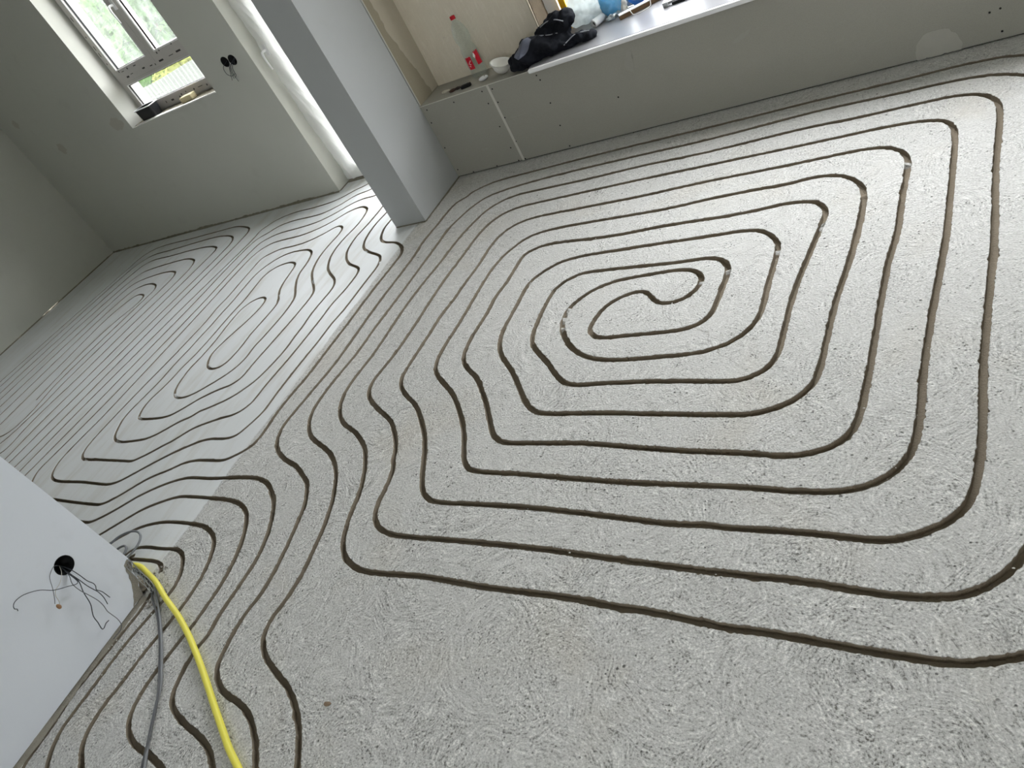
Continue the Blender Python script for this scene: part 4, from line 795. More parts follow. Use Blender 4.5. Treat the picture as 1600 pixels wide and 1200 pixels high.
# ------------------------------------------------------------------ outside
def outside():
    n = NT('garden_soil'); p = n.pos()
    n.bsdf(n.mix(n.noise(p, 2.0, 5), lin(70, 74, 56), lin(92, 86, 74)), 0.95)
    setp(box('ground_outside', n.m, -40, 30, 4.0, 60, -1.4, -1.3), kind='structure')
    m = plain('pale_corrugated_sheet', lin(76, 79, 73), 0.6, 0.12, 6)
    f = empty('corrugated_fence', (-7.7, 6.0, -1.3)); setp(f, 'pale corrugated metal fence outside the small window', 'fence')
    V, F = [], []; k = 420
    for i in range(k + 1):
        x = -2.9 + 5.1 * i / k; y = 0.013 * math.sin(x / 0.072 * 2 * math.pi)
        for yy in (0, 0.002):
            V += [(x, y + yy, 0.05), (x, y + yy, 2.09 + 0.02 * math.sin(x * 3.1))]
    for i in range(k):
        b = 4 * i
        F += [(b, b + 4, b + 5, b + 1), (b + 2, b + 3, b + 7, b + 6), (b + 1, b + 5, b + 7, b + 3)]
    mesh_obj('corrugated_sheet', V, F, m, f, smooth=False)
    pm = plain('fence_post_metal', lin(150, 152, 150), 0.5, 0.1, 20, 0, 0.5)
    for x in (-2.1, 0.0, 2.1): box('post', pm, x - 0.03, x + 0.03, 0.02, 0.07, 0, 2.05, f)
    box('rail', pm, -2.9, 2.2, 0.016, 0.045, 1.9, 1.95, f)
    wood = plain('bark', lin(92, 80, 64), 0.95, 0.2, 20, 0.004)
    rnd = random.Random(11)
    lf = []
    for q in range(3):
        n = NT('leaf_green'); p = n.pos()
        c0 = [lin(52, 74, 40), lin(70, 92, 56), lin(104, 110, 56)][q]
        c1 = [lin(78, 102, 60), lin(100, 122, 80), lin(134, 136, 80)][q]
        col = n.mix(n.noise(p, 7.0, 3), c0, c1)
        dd = n.n('ShaderNodeBsdfDiffuse'); tt = n.n('ShaderNodeBsdfTranslucent'); n.set(dd.inputs[0], col); n.set(tt.inputs[0], col)
        mx = n.n('ShaderNodeMixShader'); mx.inputs[0].default_value = 0.45
        n.t.links.new(dd.outputs[0], mx.inputs[1]); n.t.links.new(tt.outputs[0], mx.inputs[2]); n.t.links.new(mx.outputs[0], n.out.inputs['Surface'])
        lf.append(n.m)
    hd = empty('sky_blocking_hedge', (-3.0, 12.0, -1.35)); setp(hd, 'tall dense hedge far behind the bushes, extended unseen to block low sky', 'hedge')  # foliage backdrop for the small window; height and width added to block low sky
    V, F = [], []; nx, nz = 130, 22
    for i in range(nx + 1):
        for k in range(nz + 1):
            x = -20 + 40 * i / nx; z = (3.7 + 1.35) * k / nz
            q = Vector((x, 0, z)); d_ = 0.5 * noise.noise(q * 0.6) + 0.25 * noise.noise(q * 2)
            V.append((x, d_ + 1.2 * max(0, k / nz - 0.8), z + (0.35 * noise.noise(q * 0.5) if k == nz else 0)))
    for i in range(nx):
        for k in range(nz):
            a = i * (nz + 1) + k; F.append((a, a + nz + 1, a + nz + 2, a + 1))
    m_ = plain('dark_hedge_green', lin(44, 58, 36), 0.95, 0.3, 3, 0.0)
    mesh_obj('hedge_mass', V, F, m_, hd, smooth=True)
    V, F = [], []
    for _ in range(9000):
        x = rnd.uniform(-14, -3) if rnd.random() < .8 else rnd.uniform(-20, 20); z = rnd.uniform(0.2, 3.7 + 1.35)
        q = Vector((x, 0, z)); c = Vector((x, 0.5 * noise.noise(q * 0.6) + 0.25 * noise.noise(q * 2) - rnd.uniform(0, .18), z))
        a = Vector((rnd.gauss(0, 1), rnd.gauss(0, .6), rnd.gauss(0, 1))).normalized(); b = a.orthogonal().normalized(); l = rnd.uniform(.06, .13); k = len(V)
        V += [c - a * l, c + b * l * .45, c + a * l, c - b * l * .45]; F.append((k, k + 1, k + 2, k + 3))
    setp(mesh_obj('foliage', V, F, lf[1], hd), kind='stuff')
    spec = [(-12.0, 8.6, 3.6, 0.8, 1, 'leftmost leafy bush beyond the corrugated fence'),
            (-10.3, 8.3, 3.3, 0.8, 0, 'dense green bush in the middle beyond the corrugated fence'),
            (-8.5, 8.6, 3.9, 0.85, 1, 'tall pale green bush beyond the right end of the fence'),
            (-8.9, 6.9, 2.2, 0.5, 2, 'low yellowish bush peeping over the corrugated fence'),
            ]
    for (x, y, hgt, rad, q, lab) in spec:
        t = empty('garden_bush', (x, y, -1.3)); setp(t, lab, 'bush', 'bushes beyond the fence')
        tube('stem', [(0, 0, 0), (0.05, 0.03, hgt * 0.4), (-0.04, 0.02, hgt * 0.8)], lambda s: 0.05 * (1 - 0.7 * s), wood, t, 8, 0.2)
        V, F = [], []
        for _ in range(int(3200 * rad * rad + 800)):
            while True:
                u = Vector((rnd.uniform(-1, 1), rnd.uniform(-1, 1), rnd.uniform(-1, 1)))
                if u.length < 1 and u.length > 0.35: break
            c = Vector((u.x * rad, u.y * rad, hgt * 0.55 + u.z * hgt * 0.45))
            c *= 1 + 0.12 * noise.noise(c * 1.7)
            a = Vector((rnd.gauss(0, 1), rnd.gauss(0, 1), rnd.gauss(0, .7))).normalized(); b = a.orthogonal().normalized()
            l = rnd.uniform(0.05, 0.10); wd = l * 0.42; k = len(V)
            V += [c - a * l, c - a * l * .1 + b * wd, c + a * l, c - a * l * .1 - b * wd]; F.append((k, k + 1, k + 2, k + 3))
        setp(mesh_obj('foliage', V, F, lf[q], t), kind='stuff')


outside()

# ------------------------------------------------------------------ wiring: socket holes cut into the walls
def cut(o, cyls):
    """bore round sockets into a wall"""
    dg = bpy.context.evaluated_depsgraph_get
    cs = []
    for (c, axis, r, dep) in cyls:
        bm = bmesh.new()
        m = Matrix.Translation(c) @ (Matrix.Rotation(H, 4, 'Y') if axis == 'X' else Matrix.Rotation(H, 4, 'X'))
        bmesh.ops.create_cone(bm, cap_ends=True, segments=28, radius1=r, radius2=r, depth=dep * 2, matrix=m)
        me = bpy.data.meshes.new('tmp'); bm.to_mesh(me); bm.free()
        k = bpy.data.objects.new('tmp', me); COL.objects.link(k); cs.append(k)
        md = o.modifiers.new('b', 'BOOLEAN'); md.object = k; md.operation = 'DIFFERENCE'; md.solver = 'EXACT'
    me = bpy.data.meshes.new_from_object(o.evaluated_get(dg()))
    o.modifiers.clear(); me.name = o.name; o.data = me
    for k in cs: bpy.data.objects.remove(k)


cut(part, [((-2.812, 0.551, 0.322), 'X', 0.0345, 0.05)])
cut(pier, [((-4.205, YW, 1.025), 'Y', 0.0335, 0.05), ((-4.137, YW, 1.018), 'Y', 0.0335, 0.05)])
M_COPPER = plain('copper_end', lin(176, 112, 70), 0.35, 0.05, 40, 0, 0.9)
M_WIREG = plain('grey_wire', lin(104, 106, 110), 0.5)
M_WIREB = plain('dark_wire', lin(62, 66, 72), 0.5)
M_WIREL = plain('pale_wire', lin(196, 192, 184), 0.5)
CUP = [(0.0325, 0.0), (0.0338, 0.0), (0.0338, -0.046), (0.0001, -0.047), (0.0001, -0.0445), (0.0312, -0.0435), (0.0312, -0.001), (0.0325, 0.0)]
s = empty('flush_socket_box', (-2.812, 0.551, 0.322))
setp(s, 'round black flush box with seven loose wires hanging from the near partition', 'socket box')
lathe('box', CUP, M_BLACKBOX, s, 28, mtx=Matrix.Rotation(H, 4, 'Y'), caps=False)
B0 = Vector((-2.812, 0.551, 0.322))


def wire(pts, r, mat, parent, out=0.035, base=B0, start=None):
    q = [Vector((-2.850, 0.548, 0.318))] if start is None else [Vector(start)]
    for i, (y, z) in enumerate(pts):
        t = i / max(1, len(pts) - 1)
        q.append(Vector((-2.812 + out * (0.45 + 0.75 * math.sin(math.pi * min(1, t * 1.05))) + 0.002 * math.sin(7 * t), y, z)))
    return tube('wire', q, r, mat, parent, 6, 0.008, base=base)


wire([(.525, .354), (.509, .356), (.491, .351), (.480, .339), (.470, .320), (.455, .295), (.443, .275), (.437, .266)], 0.0011, M_WIREG, s, 0.03)
wire([(.525, .318), (.510, .312), (.489, .306), (.468, .304), (.455, .290), (.450, .269), (.442, .253), (.435, .252)], 0.0011, M_WIREL, s, 0.028)
wire([(.534, .299), (.529, .258), (.518, .262), (.498, .282), (.473, .305), (.461, .318), (.438, .355), (.415, .376), (.395, .387), (.373, .389), (.361, .381), (.357, .368), (.362, .359), (.359, .352)], 0.0014, M_WIREB, s, 0.042)
wire([(.530, .295), (.513, .272), (.509, .239), (.512, .205), (.514, .170), (.511, .144), (.504, .118), (.504, .092), (.504, .060), (.497, .032), (.483, .018), (.467, .014), (.45, .013)], 0.0014, M_WIREG, s, 0.05)
wire([(.534, .284), (.533, .261), (.512, .224), (.505, .210), (.493, .179), (.468, .142), (.461, .112), (.453, .080), (.460, .073), (.477, .074), (.490, .070)], 0.0016, M_WIREB, s, 0.04)
wire([(.548, .301), (.547, .274), (.545, .243), (.549, .221), (.546, .206), (.541, .194), (.549, .165), (.551, .123)], 0.0015, M_WIREB, s, 0.045)
wire([(.537, .294), (.535, .263), (.533, .232), (.536, .201), (.539, .181), (.538, .146), (.530, .113)], 0.0015, M_WIREB, s, 0.04)
tb = blob('terminal_block', [((0.034, -0.117, -0.064), (0.006, 0.007, 0.011), 0)], plain('amber_plastic', lin(158, 120, 86), 0.4), s, 0.002, ((0.001, 60),))
s2 = empty('double_socket_box', (-4.171, YW, 1.021))
setp(s2, 'pair of black flush boxes with tangled wires between the small window and the door', 'socket box')
for dx, dz in ((-0.034, 0.004), (0.034, -0.003)):
    lathe('box', CUP, M_BLACKBOX, s2, 24, (dx, 0, dz), Matrix.Rotation(H, 4, 'X'), caps=False)
for pts in ([(-.05, .03, .0), (-.058, -.02, -.02), (-.052, -.03, -.06), (-.02, -.028, -.082), (.0, -.02, -.075)], [(.03, .03, -.0), (.0, -.02, -.03), (-.012, -.03, -.07), (-.03, -.02, -.10)],
            [(.035, .03, .0), (.01, -.02, -.03), (.0, -.03, -.07), (-.006, -.024, -.125)], [(.04, .03, .0), (.02, -.025, -.04), (.012, -.028, -.085), (-.02, -.02, -.10)],
            [(-.03, .03, 0), (-.015, -.02, -.04), (-.03, -.03, -.08), (-.055, -.02, -.105)], [(.05, .02, .01), (.058, -.015, -.01), (.045, -.012, -.03)]):
    tube('wire', pts, 0.0017, M_WIREB, s2, 6, 0.012)

# ------------------------------------------------------------------ hose and cables on the floor
M_YEL = plain('yellow_pvc', lin(238, 228, 88), 0.4, 0.04, 30, 0.0003, 0, 0.5)
yh = tube('yellow_hose', [(-3.55, .50, .011), (-3.25, .66, .011), (-3.021, .735, .011), (-2.958, .735, .0125), (-2.872, .711, .018), (-2.771, .680, .022), (-2.661, .632, .018), (-2.531, .581, .012),
                    (-2.419, .530, .0108), (-2.299, .468, .0108), (-2.183, .403, .0108), (-2.079, .342, .0108), (-1.993, .293, .0108), (-1.922, .253, .0108), (-1.848, .218, .0108), (-1.70, .14, .0108), (-1.52, .02, .0108)],
          0.0104, M_YEL, None, 14, 0.012)
setp(yh, 'bright yellow hose curving from the partition corner over the grooves', 'hose')
c1 = tube('power_cable', [(-3.5, .55, .006), (-3.1, .73, .006), (-2.923, .716, .0062), (-2.833, .693, .0062), (-2.736, .636, .0062), (-2.643, .572, .0062), (-2.535, .489, .0060), (-2.446, .412, .0060), (-2.388, .357, .0060), (-2.335, .282, .0060),
                          (-2.285, .215, .0060), (-2.215, .134, .0060), (-2.12, .03, .0060)], 0.0047, M_CABLE, None, 10, 0.012)
setp(c1, 'mid grey cable running beside the yellow hose', 'cable')
c2 = tube('power_cable', [(-3.5, .53, .005), (-3.1, .715, .005), (-2.905, .702, .0047), (-2.826, .674, .0047), (-2.750, .622, .0047), (-2.652, .566, .0047), (-2.545, .486, .0047), (-2.452, .404, .0047), (-2.382, .352, .0158),
                          (-2.322, .287, .0158), (-2.280, .228, .0158), (-2.225, .128, .006), (-2.14, .02, .006)], 0.0036, M_CABLE2, None, 8, 0.012)
setp(c2, 'thinner dark grey cable crossing the mid grey cable', 'cable')
cc = [(-3.60, .60, .03), (-3.45, .66, .03), (-3.33, .73, .03), (-3.249, .799, .03), (-3.226, .836, .032), (-3.183, .862, .034), (-3.135, .871, .036), (-3.095, .866, .036), (-3.066, .849, .034), (-3.055, .825, .03),
      (-3.056, .794, .026), (-3.068, .760, .022), (-3.11, .70, .018), (-3.2, .65, .012), (-3.33, .66, .010), (-3.30, .73, .012), (-3.21, .775, .016), (-3.175, .801, .02), (-3.144, .806, .024), (-3.118, .793, .024),
      (-3.115, .772, .02), (-3.14, .74, .014), (-3.22, .69, .009), (-3.4, .62, .009), (-3.6, .55, .009)]
cl = tube('coiled_cable', cc, 0.0046, M_CABLE, None, 10, 0.012)
setp(cl, 'grey cable lying in two loops behind the partition end', 'cable')

# exposed corner bead of the broken plaster edge
cb = empty('plaster_corner_bead', (-2.806, PARTY, 0.0)); cb.parent = part
ends = [Vector((-2.8105, 0.694, 0.150)), Vector((-2.806, 0.688, 0.112)), Vector((-2.800, 0.682, 0.078)), Vector((-2.792, 0.678, 0.040)), Vector((-2.780, 0.668, 0.012))]
sp = spline(ends, 0.012)
sd = Vector((0.003, -0.014, -0.006))
bm = bmesh.new()
def bar(a, b, r):
    dv = b - a
    m = Matrix.Translation((a + b) / 2) @ dv.to_track_quat('Z', 'Y').to_matrix().to_4x4() @ Matrix.Diagonal((r, r * 0.35, dv.length / 2, 1))
    bmesh.ops.create_cube(bm, size=2.0, matrix=m)
off = cb.location
for i in range(len(sp) - 1):
    a, b = sp[i] - off, sp[i + 1] - off
    bar(a, b, 0.0016); bar(a + sd, b + sd, 0.0012); bar(a + sd * 2, b + sd * 2, 0.0012)
    bar(a if i % 2 else a + sd, (b + sd) if i % 2 else b, 0.0013); bar(a + sd if i % 2 else a + sd * 2, (b + sd * 2) if i % 2 else b + sd, 0.0013)
bm_obj('expanded_metal', bm, M_METAL, cb)
ragged('broken_plaster', M_MORTAR, [(.575, .012), (.628, .012), (.638, .044), (.661, .072), (.665, .104), (.687, .125), (.692, .150), (.668, .146), (.640, .085), (.612, .045)], (-2.812, 0, 0), YU, ZU, XU, 0.0012, part, 0.003, 41)
blob('broken_core', [((-2.86, .655, .03), (.035, .022, .05), 0), ((-2.838, .648, .016), (.022, .018, .018), 0.4), ((-2.90, .66, .05), (.03, .02, .06), 0)], plain('broken_masonry', lin(128, 120, 106), 0.95, 0.25, 40, 0.003), part, 0.006, ((0.010, 40), (0.005, 100)))

# rubble
def chunk(r, seed):
    bm = bmesh.new(); bmesh.ops.create_icosphere(bm, subdivisions=1, radius=r)
    rr = random.Random(seed)
    for v in bm.verts: v.co = Vector((v.co.x * rr.uniform(.7, 1.3), v.co.y * rr.uniform(.6, 1.2), v.co.z * rr.uniform(.5, .9)))
    return bm


M_CHIP = plain('concrete_chip', lin(150, 146, 138), 0.95, 0.2, 60, 0.002)
rnd = random.Random(5); proto = None
for i in range(26):
    if i < 16: x, y = rnd.uniform(-2.83, -2.70), rnd.uniform(.585, .70)
    else: x, y = rnd.uniform(-2.86, -2.80), rnd.uniform(.705, .755)
    if x < -2.80 and y < .67: x += 0.05
    if proto is None:
        proto = bm_obj('concrete_chip', chunk(0.006, 1), M_CHIP); o = proto
    else:
        o = proto.copy(); COL.objects.link(o)
    k = rnd.uniform(0.5, 1.3); o.scale = (k, k, k); o.rotation_euler = (0, 0, rnd.uniform(0, 6)); o.location = (x, y, 0.0038 * k)
    setp(o, 'small grey concrete chip among the rubble at the broken partition corner', 'rubble', 'chips by the partition corner')
o = bm_obj('concrete_lump', chunk(0.010, 9), plain('pale_chip', lin(176, 172, 164), 0.9, 0.1, 60, 0.001)); o.location = (-0.7075, 0.7105, -0.010)
setp(o, 'pale concrete lump stuck in the nearest long groove', 'rubble')
o = bm_obj('embedded_stone', chunk(0.011, 4), plain('brown_stone', lin(138, 118, 98), 0.9, 0.2, 60, 0.001)); o.location = (-1.671, 0.439, 0.001); o.scale = (1.2, .8, .7)
setp(o, 'brownish stone sitting in a small pit of the bare foreground floor', 'stone')
V, F = [], []; rnd = random.Random(21)
for i in range(420):
    if i < 300: x, y = rnd.uniform(-2.85, 0.6), rnd.uniform(-0.1, 3.3)
    else: x, y = rnd.uniform(-2.80, -2.66), rnd.uniform(-.2, .6)
    r = rnd.choice((0.0012, 0.0016, 0.0022, 0.0034)) * rnd.uniform(.7, 1.2); b = len(V); a = rnd.uniform(0, 6); e = rnd.uniform(.5, 1)
    for k in range(5):
        t = a + k * 2 * math.pi / 5; V.append((x + r * math.cos(t), y + r * e * math.sin(t), 0.0003))
    V.append((x, y, r * 0.7))
    for k in range(5): F.append((b + k, b + (k + 1) % 5, b + 5))
o = mesh_obj('plaster_crumbs', V, F, plain('white_crumb', lin(232, 230, 224), 0.9)); setp(o, 'white plaster crumbs scattered over the grooved floor', 'crumbs', kind='stuff')

# ------------------------------------------------------------------ things on the parapet
ZB = 0.4575                                # board top; the white window board is at 0.4745
b = empty('soda_bottle', (-2.476, 3.612, ZB)); setp(b, 'clear plastic drink bottle with red screw cap and torn red label', 'bottle')
n = NT('clear_pet'); pp = n.bsdf((0.93, 0.96, 0.95, 1), 0.08, None, 0, 0.5); pp.inputs['Transmission Weight'].default_value = 0.0
tr = n.n('ShaderNodeBsdfTransparent'); tr.inputs[0].default_value = (0.90, 0.93, 0.92, 1)
lw = n.n('ShaderNodeLayerWeight'); lw.inputs[0].default_value = 0.35
mx = n.n('ShaderNodeMixShader'); n.set(mx.inputs[0], n.remap(lw.outputs['Facing'], 0.0, 1.0, 0.04, 0.34))
n.t.links.new(tr.outputs[0], mx.inputs[1]); n.t.links.new(pp.outputs[0], mx.inputs[2]); n.t.links.new(mx.outputs[0], n.out.inputs['Surface'])
M_PET = n.m
prof = [(0.0001, .004), (.020, .002), (.036, .003), (.042, .010), (.0435, .03), (.0425, .045), (.0435, .06), (.0435, .115), (.0425, .122), (.0435, .13), (.043, .145), (.0395, .158), (.0355, .168), (.0345, .178),
        (.0375, .188), (.0425, .202), (.0435, .218), (.042, .236), (.037, .258), (.029, .278), (.020, .293), (.0145, .300), (.0135, .305), (.0165, .307), (.0135, .310)]
lathe('bottle_body', prof, M_PET, b, 36, caps=False)
M_RED = plain('red_label', lin(206, 24, 48), 0.5, 0.06, 40); M_CAP = plain('red_cap', lin(196, 22, 40), 0.4, 0.04, 40)
cp = [(0.0001, .327), (.0125, .327), (.0142, .3255), (.0145, .311), (.0138, .3095), (.0001, .3095)]
lathe('screw_cap', cp, M_CAP, b, 24, caps=False)


def label_patch(name, a0, a1, lo, hi, mat, r=0.0441, torn=0.0):
    V, F = [], []; k = 14
    for i in range(k + 1):
        a = a0 + (a1 - a0) * i / k
        l = lo + torn * 0.5 * noise.noise(Vector((i * .7, 1, 0))); h = hi + torn * noise.noise(Vector((i * .9, 5, 0)))
        for q in range(5):
            z = l + (h - l) * q / 4; V.append((r * math.cos(a), r * math.sin(a), z))
    for i in range(k):
        for q in range(4):
            c = i * 5 + q; F.append((c, c + 5, c + 6, c + 1))
    return mesh_obj(name, V, F, mat, b, smooth=True)


cam_a = math.atan2(-3.612, 2.476)
l1 = label_patch('label', cam_a - 1.0, cam_a - 0.22, .052, .118, M_RED, torn=0.008)
l2 = label_patch('label', cam_a + 0.30, cam_a + 1.05, .060, .132, M_RED, torn=0.014)
M_WHT = plain('white_print', lin(238, 236, 232), 0.6)
for (a0, a1, z, dz) in ((-.75, -.5, .082, .006), (-.62, -.36, .094, -.005), (-.8, -.62, .070, .004)):
    pts = [(.0444 * math.cos(cam_a + a0 + (a1 - a0) * t), .0444 * math.sin(cam_a + a0 + (a1 - a0) * t), z + dz * math.sin(t * 6)) for t in (0, .25, .5, .75, 1)]
    tube('white_script', pts, 0.0011, M_WHT, l1, 5, 0.004)
fl = mesh_obj('torn_flap', [(.0445 * math.cos(cam_a + .28), .0445 * math.sin(cam_a + .28), .098), (.047 * math.cos(cam_a + .12), .047 * math.sin(cam_a + .12), .112), (.0445 * math.cos(cam_a + .34), .0445 * math.sin(cam_a + .34), .130), (.0446 * math.cos(cam_a + .42), .0446 * math.sin(cam_a + .42), .110)],
              [(0, 1, 2, 3)], M_WHT, l2)

m = empty('dust_mask', (-2.278, 3.510, ZB)); setp(m, 'white cup shaped dust mask lying between the bottle and the jacket', 'mask')
M_MASK = plain('white_mask_fleece', lin(222, 220, 214), 0.9, 0.04, 60, 0.0006)
prof = [(0.0001, .0), (.015, .0012), (.029, .009), (.039, .022), (.0455, .040), (.0485, .058), (.051, .061), (.0525, .059), (.0525, .057), (.049, .055), (.0465, .041), (.0375, .0245), (.026, .012), (.0001, .004)]
tilt = Matrix.Translation((0, 0, .0045)) @ Matrix.Rotation(0.30, 4, 'Y') @ Matrix.Rotation(0.10, 4, 'X') @ Matrix.Diagonal((1.08, .84, 1, 1))
lathe('cup', prof, M_MASK, m, 36, mtx=tilt, caps=False)
lathe('rim', [(.0522, .0560), (.0560, .0580), (.0560, .0606), (.0522, .0616)], M_FILLER, m, 36, mtx=tilt, caps=False)
tube('strap', [(.050, .01, .045), (.068, .0, .012), (.085, -.006, .003), (.095, .01, .003), (.08, .025, .003), (.055, .02, .03)], 0.0022, M_PVC, m, 6, 0.008)
bm = bmesh.new(); bmesh.ops.create_icosphere(bm, subdivisions=3, radius=1, matrix=Matrix.Translation((-2.398, 3.506, ZB + .0115)) @ Matrix.Rotation(0.55, 4, 'Z') @ Matrix.Diagonal((.027, .016, .0115, 1)))
o = bm_obj('oval_plastic_piece', bm, M_PVC, None, True); setp(o, 'small white oval plastic piece in front of the bottle', 'plastic piece')
o2 = lathe('dark_dot', [(0.0001, .0), (.003, .0), (.003, .002), (.0001, .002)], M_BLACKBOX, o, 10, (-2.384, 3.503, ZB + .0215), caps=False)
o = box('black_case', M_BLACKBOX, -.030, .030, -.0125, .0125, 0, .017, None, 0.004); o.location = (-2.508, 3.488, ZB); o.rotation_euler = (0, 0, .18)
setp(o, 'small black oblong case on the grey board near its edge', 'case')
kk = empty('key_bunch', (-2.578, 3.492, ZB)); setp(kk, 'brown and metal key bunch left of the black case', 'keys')
M_LEATHER = plain('brown_leather', lin(74, 56, 46), 0.7, 0.15, 60, 0.001)
blob('fob', [((-.022, -.004, .008), (.024, .009, .008), .5)], M_LEATHER, kk, 0.0025, ((0.0015, 60),))
blob('fob', [((.010, .006, .008), (.020, .010, .0075), .1)], plain('dark_leather', lin(56, 48, 44), 0.7, 0.15, 60, 0.001), kk, 0.0025, ((0.0015, 60),))
tube('ring', [(.030 + .013 * math.cos(t), .022 + .013 * math.sin(t), .003 + .006 * (1 + math.cos(t))) for t in [i * math.pi / 5 for i in range(11)]], 0.0012, M_METAL, kk, 6, 0.004)
for i, a in enumerate((.3, .9, 1.7)):
    mt = Matrix.Translation((.036, .026, .003 + .003 * i)) @ Matrix.Rotation(a, 4, 'Z')
    bm = bmesh.new(); add_box(bm, 0, .022, -.002, .002, 0, .002); add_box(bm, -.012, 0.0, -.008, .008, 0, .002); bm.transform(mt)
    bm_obj('key', bm, M_METAL, kk)
o = blob('plaster_lump', [((-2.668, 3.514, ZB + .006), (.024, .010, .008), .35), ((-2.650, 3.522, ZB + .005), (.012, .008, .006), 0)], plain('pale_plaster', lin(186, 180, 164), 0.9), None, 0.003, ((0.003, 60),))
setp(o, 'pale plaster lump at the left end of the grey board', 'rubble')

# ------------------------------------------------------------------ jacket
n = NT('black_cloth'); p = n.obj()
n.bsdf(n.mix(n.noise(p, 12, 3), lin(16, 17, 20), lin(30, 33, 42)), 0.85, n.bump(n.noise(p, 500.0, 2), 0.0006), spec=0.2)
M_CLOTH = n.m
j = empty('black_jacket', (-1.98, 3.5, ZB)); setp(j, 'crumpled black jacket with grey lining thrown over the left end of the white window board', 'jacket')
Z = 0.0
jb = blob('shell', [((-.135, -.020, .040), (.085, .055, .045), .25), ((-.075, -.005, .060), (.090, .070, .068), .2), ((.02, .005, .052), (.10, .062, .052), .15), ((.12, .022, .040), (.085, .048, .036), .25), ((.20, .030, .030), (.055, .036, .022), .3),
                    ((-.01, .055, .10), (.055, .045, .065), 0), ((.055, .068, .150), (.060, .042, .036), .3), ((.125, .070, .130), (.042, .040, .040), 0), ((.06, .060, .10), (.085, .04, .05), 0)],
          M_CLOTH, j, 0.005, ((0.020, 9.0), (0.010, 24.0)), 0.018, 0.002)
for v in jb.data.vertices:                      # the right half lies on the thicker white board
    if v.co.x > -0.085 and v.co.z < 0.019: v.co.z = 0.019
M_LINING = plain('grey_satin_lining', lin(92, 96, 112), 0.45, 0.15, 30, 0.001, 0, 0.5)
M_PIPE = plain('grey_piping', lin(150, 152, 158), 0.6)


from mathutils.bvhtree import BVHTree
_bv = BVHTree.FromPolygons([v.co.copy() for v in jb.data.vertices], [tuple(pl.vertices) for pl in jb.data.polygons])


def seat(pts, lift=0.001):
    """lay a line onto the jacket's surface, from the room side"""
    out = []
    for x, z in pts:
        h = _bv.ray_cast(Vector((x + 0.10, -0.6, z + 0.30)), Vector((-0.10, 0.6, -0.30)).normalized())
        if h[0] is not None: out.append(h[0] + h[1] * lift)
    return out


V, F = [], []
for i in range(13):
    t = i / 12; cx = -.055 - .085 * t; cz = .118 - .085 * t; wd = 0.011 + 0.020 * math.sin(math.pi * min(1, t * 0.8 + 0.12))
    for q in range(7):
        a = (q / 6 - 0.5) * 2 * wd
        h = _bv.ray_cast(Vector((cx + a * 0.75 + 0.10, -0.6, cz - a * 0.65 + 0.30)), Vector((-0.10, 0.6, -0.30)).normalized())
        p = (h[0] + Vector((0.10, -0.6, 0.30)).normalized() * (0.005 + 0.003 * abs(math.sin(q * 1.3)))) if h[0] is not None else Vector((cx, -.05, cz))
        V.append(p)
for i in range(12):
    for q in range(6):
        c = i * 7 + q; F.append((c, c + 1, c + 8, c + 7))
lg = mesh_obj('lining', V, F, M_LINING, j, smooth=True); setp(lg, 'grey satin lining')
for line in ([(-.04, .125), (0.0, .118), (.04, .110), (.08, .106)], [(.10, .035), (.13, .055), (.16, .070), (.20, .074), (.235, .068)], [(.0, .16), (.04, .175), (.09, .172), (.13, .15)], [(.09, .11), (.12, .118), (.15, .105)]):
    P = seat(line)
    if len(P) > 2: tube('piping', P, 0.0026, M_PIPE, j, 6, 0.01)

# ------------------------------------------------------------------ things on the white window board
ZS = 0.4748
o = box('yellow_strip', plain('yellow_tape', lin(232, 172, 30), 0.5, 0.06, 20), -.016, .016, -.004, .004, 0, .62, None, 0.001)
o.location = (-1.962, 3.786, ZS); o.rotation_euler = (-0.022, 0, 0.12)
setp(o, 'upright yellow strip leaning on the window frame behind the jacket', 'strip')
o = blob('plastic_bag', [((-1.905, 3.757, ZS + .05), (.055, .030, .05), 0), ((-1.86, 3.765, ZS + .09), (.075, .028, .09), .05), ((-1.795, 3.768, ZS + .085), (.07, .026, .08), 0), ((-1.85, 3.768, ZS + .17), (.08, .026, .09), 0), ((-1.76, 3.765, ZS + .035), (.05, .028, .034), 0)],
         M_BAG, None, 0.007, ((0.010, 12), (0.007, 34)), 0.012, ZS)
setp(o, 'crumpled clear plastic bag standing against the window right of the yellow strip', 'bag')
o = blob('blue_bag', [((-1.69, 3.755, ZS + .075), (.065, .036, .075), 0), ((-1.70, 3.757, ZS + .15), (.06, .035, .07), 0)], M_BLUEBAG, None, 0.009, ((0.012, 14), (0.006, 34)), 0.008, ZS)
setp(o, 'pale turquoise plastic bag right of the clear bag', 'bag')
o = blob('blue_bag', [((-1.575, 3.765, ZS + .07), (.05, .03, .07), 0), ((-1.57, 3.767, ZS + .14), (.048, .03, .06), 0)], M_BLUE, None, 0.009, ((0.008, 14), (0.004, 34)), 0.006, ZS)
setp(o, 'stronger blue bag behind the wooden batten', 'bag')
o = blob('rag_knot', [((-1.632, 3.722, ZS + .022), (.018, .018, .022), 0), ((-1.625, 3.728, ZS + .048), (.013, .012, .018), .5)], M_MASK, None, 0.004, ((0.007, 40),), 0.004, ZS)
setp(o, 'white knotted cloth between the two blue bags', 'cloth')
t = empty('pipe_offcut', (-1.766, 3.690, ZS + .0205)); setp(t, 'short white pipe with a dark open end in front of the clear bag', 'pipe')
aim = Vector((1.815, -3.668, 1.1)).normalized().to_track_quat('Z', 'Y').to_matrix().to_4x4()
aim = Matrix.Rotation(-0.45, 4, 'Z') @ Matrix.Rotation(H, 4, 'X')
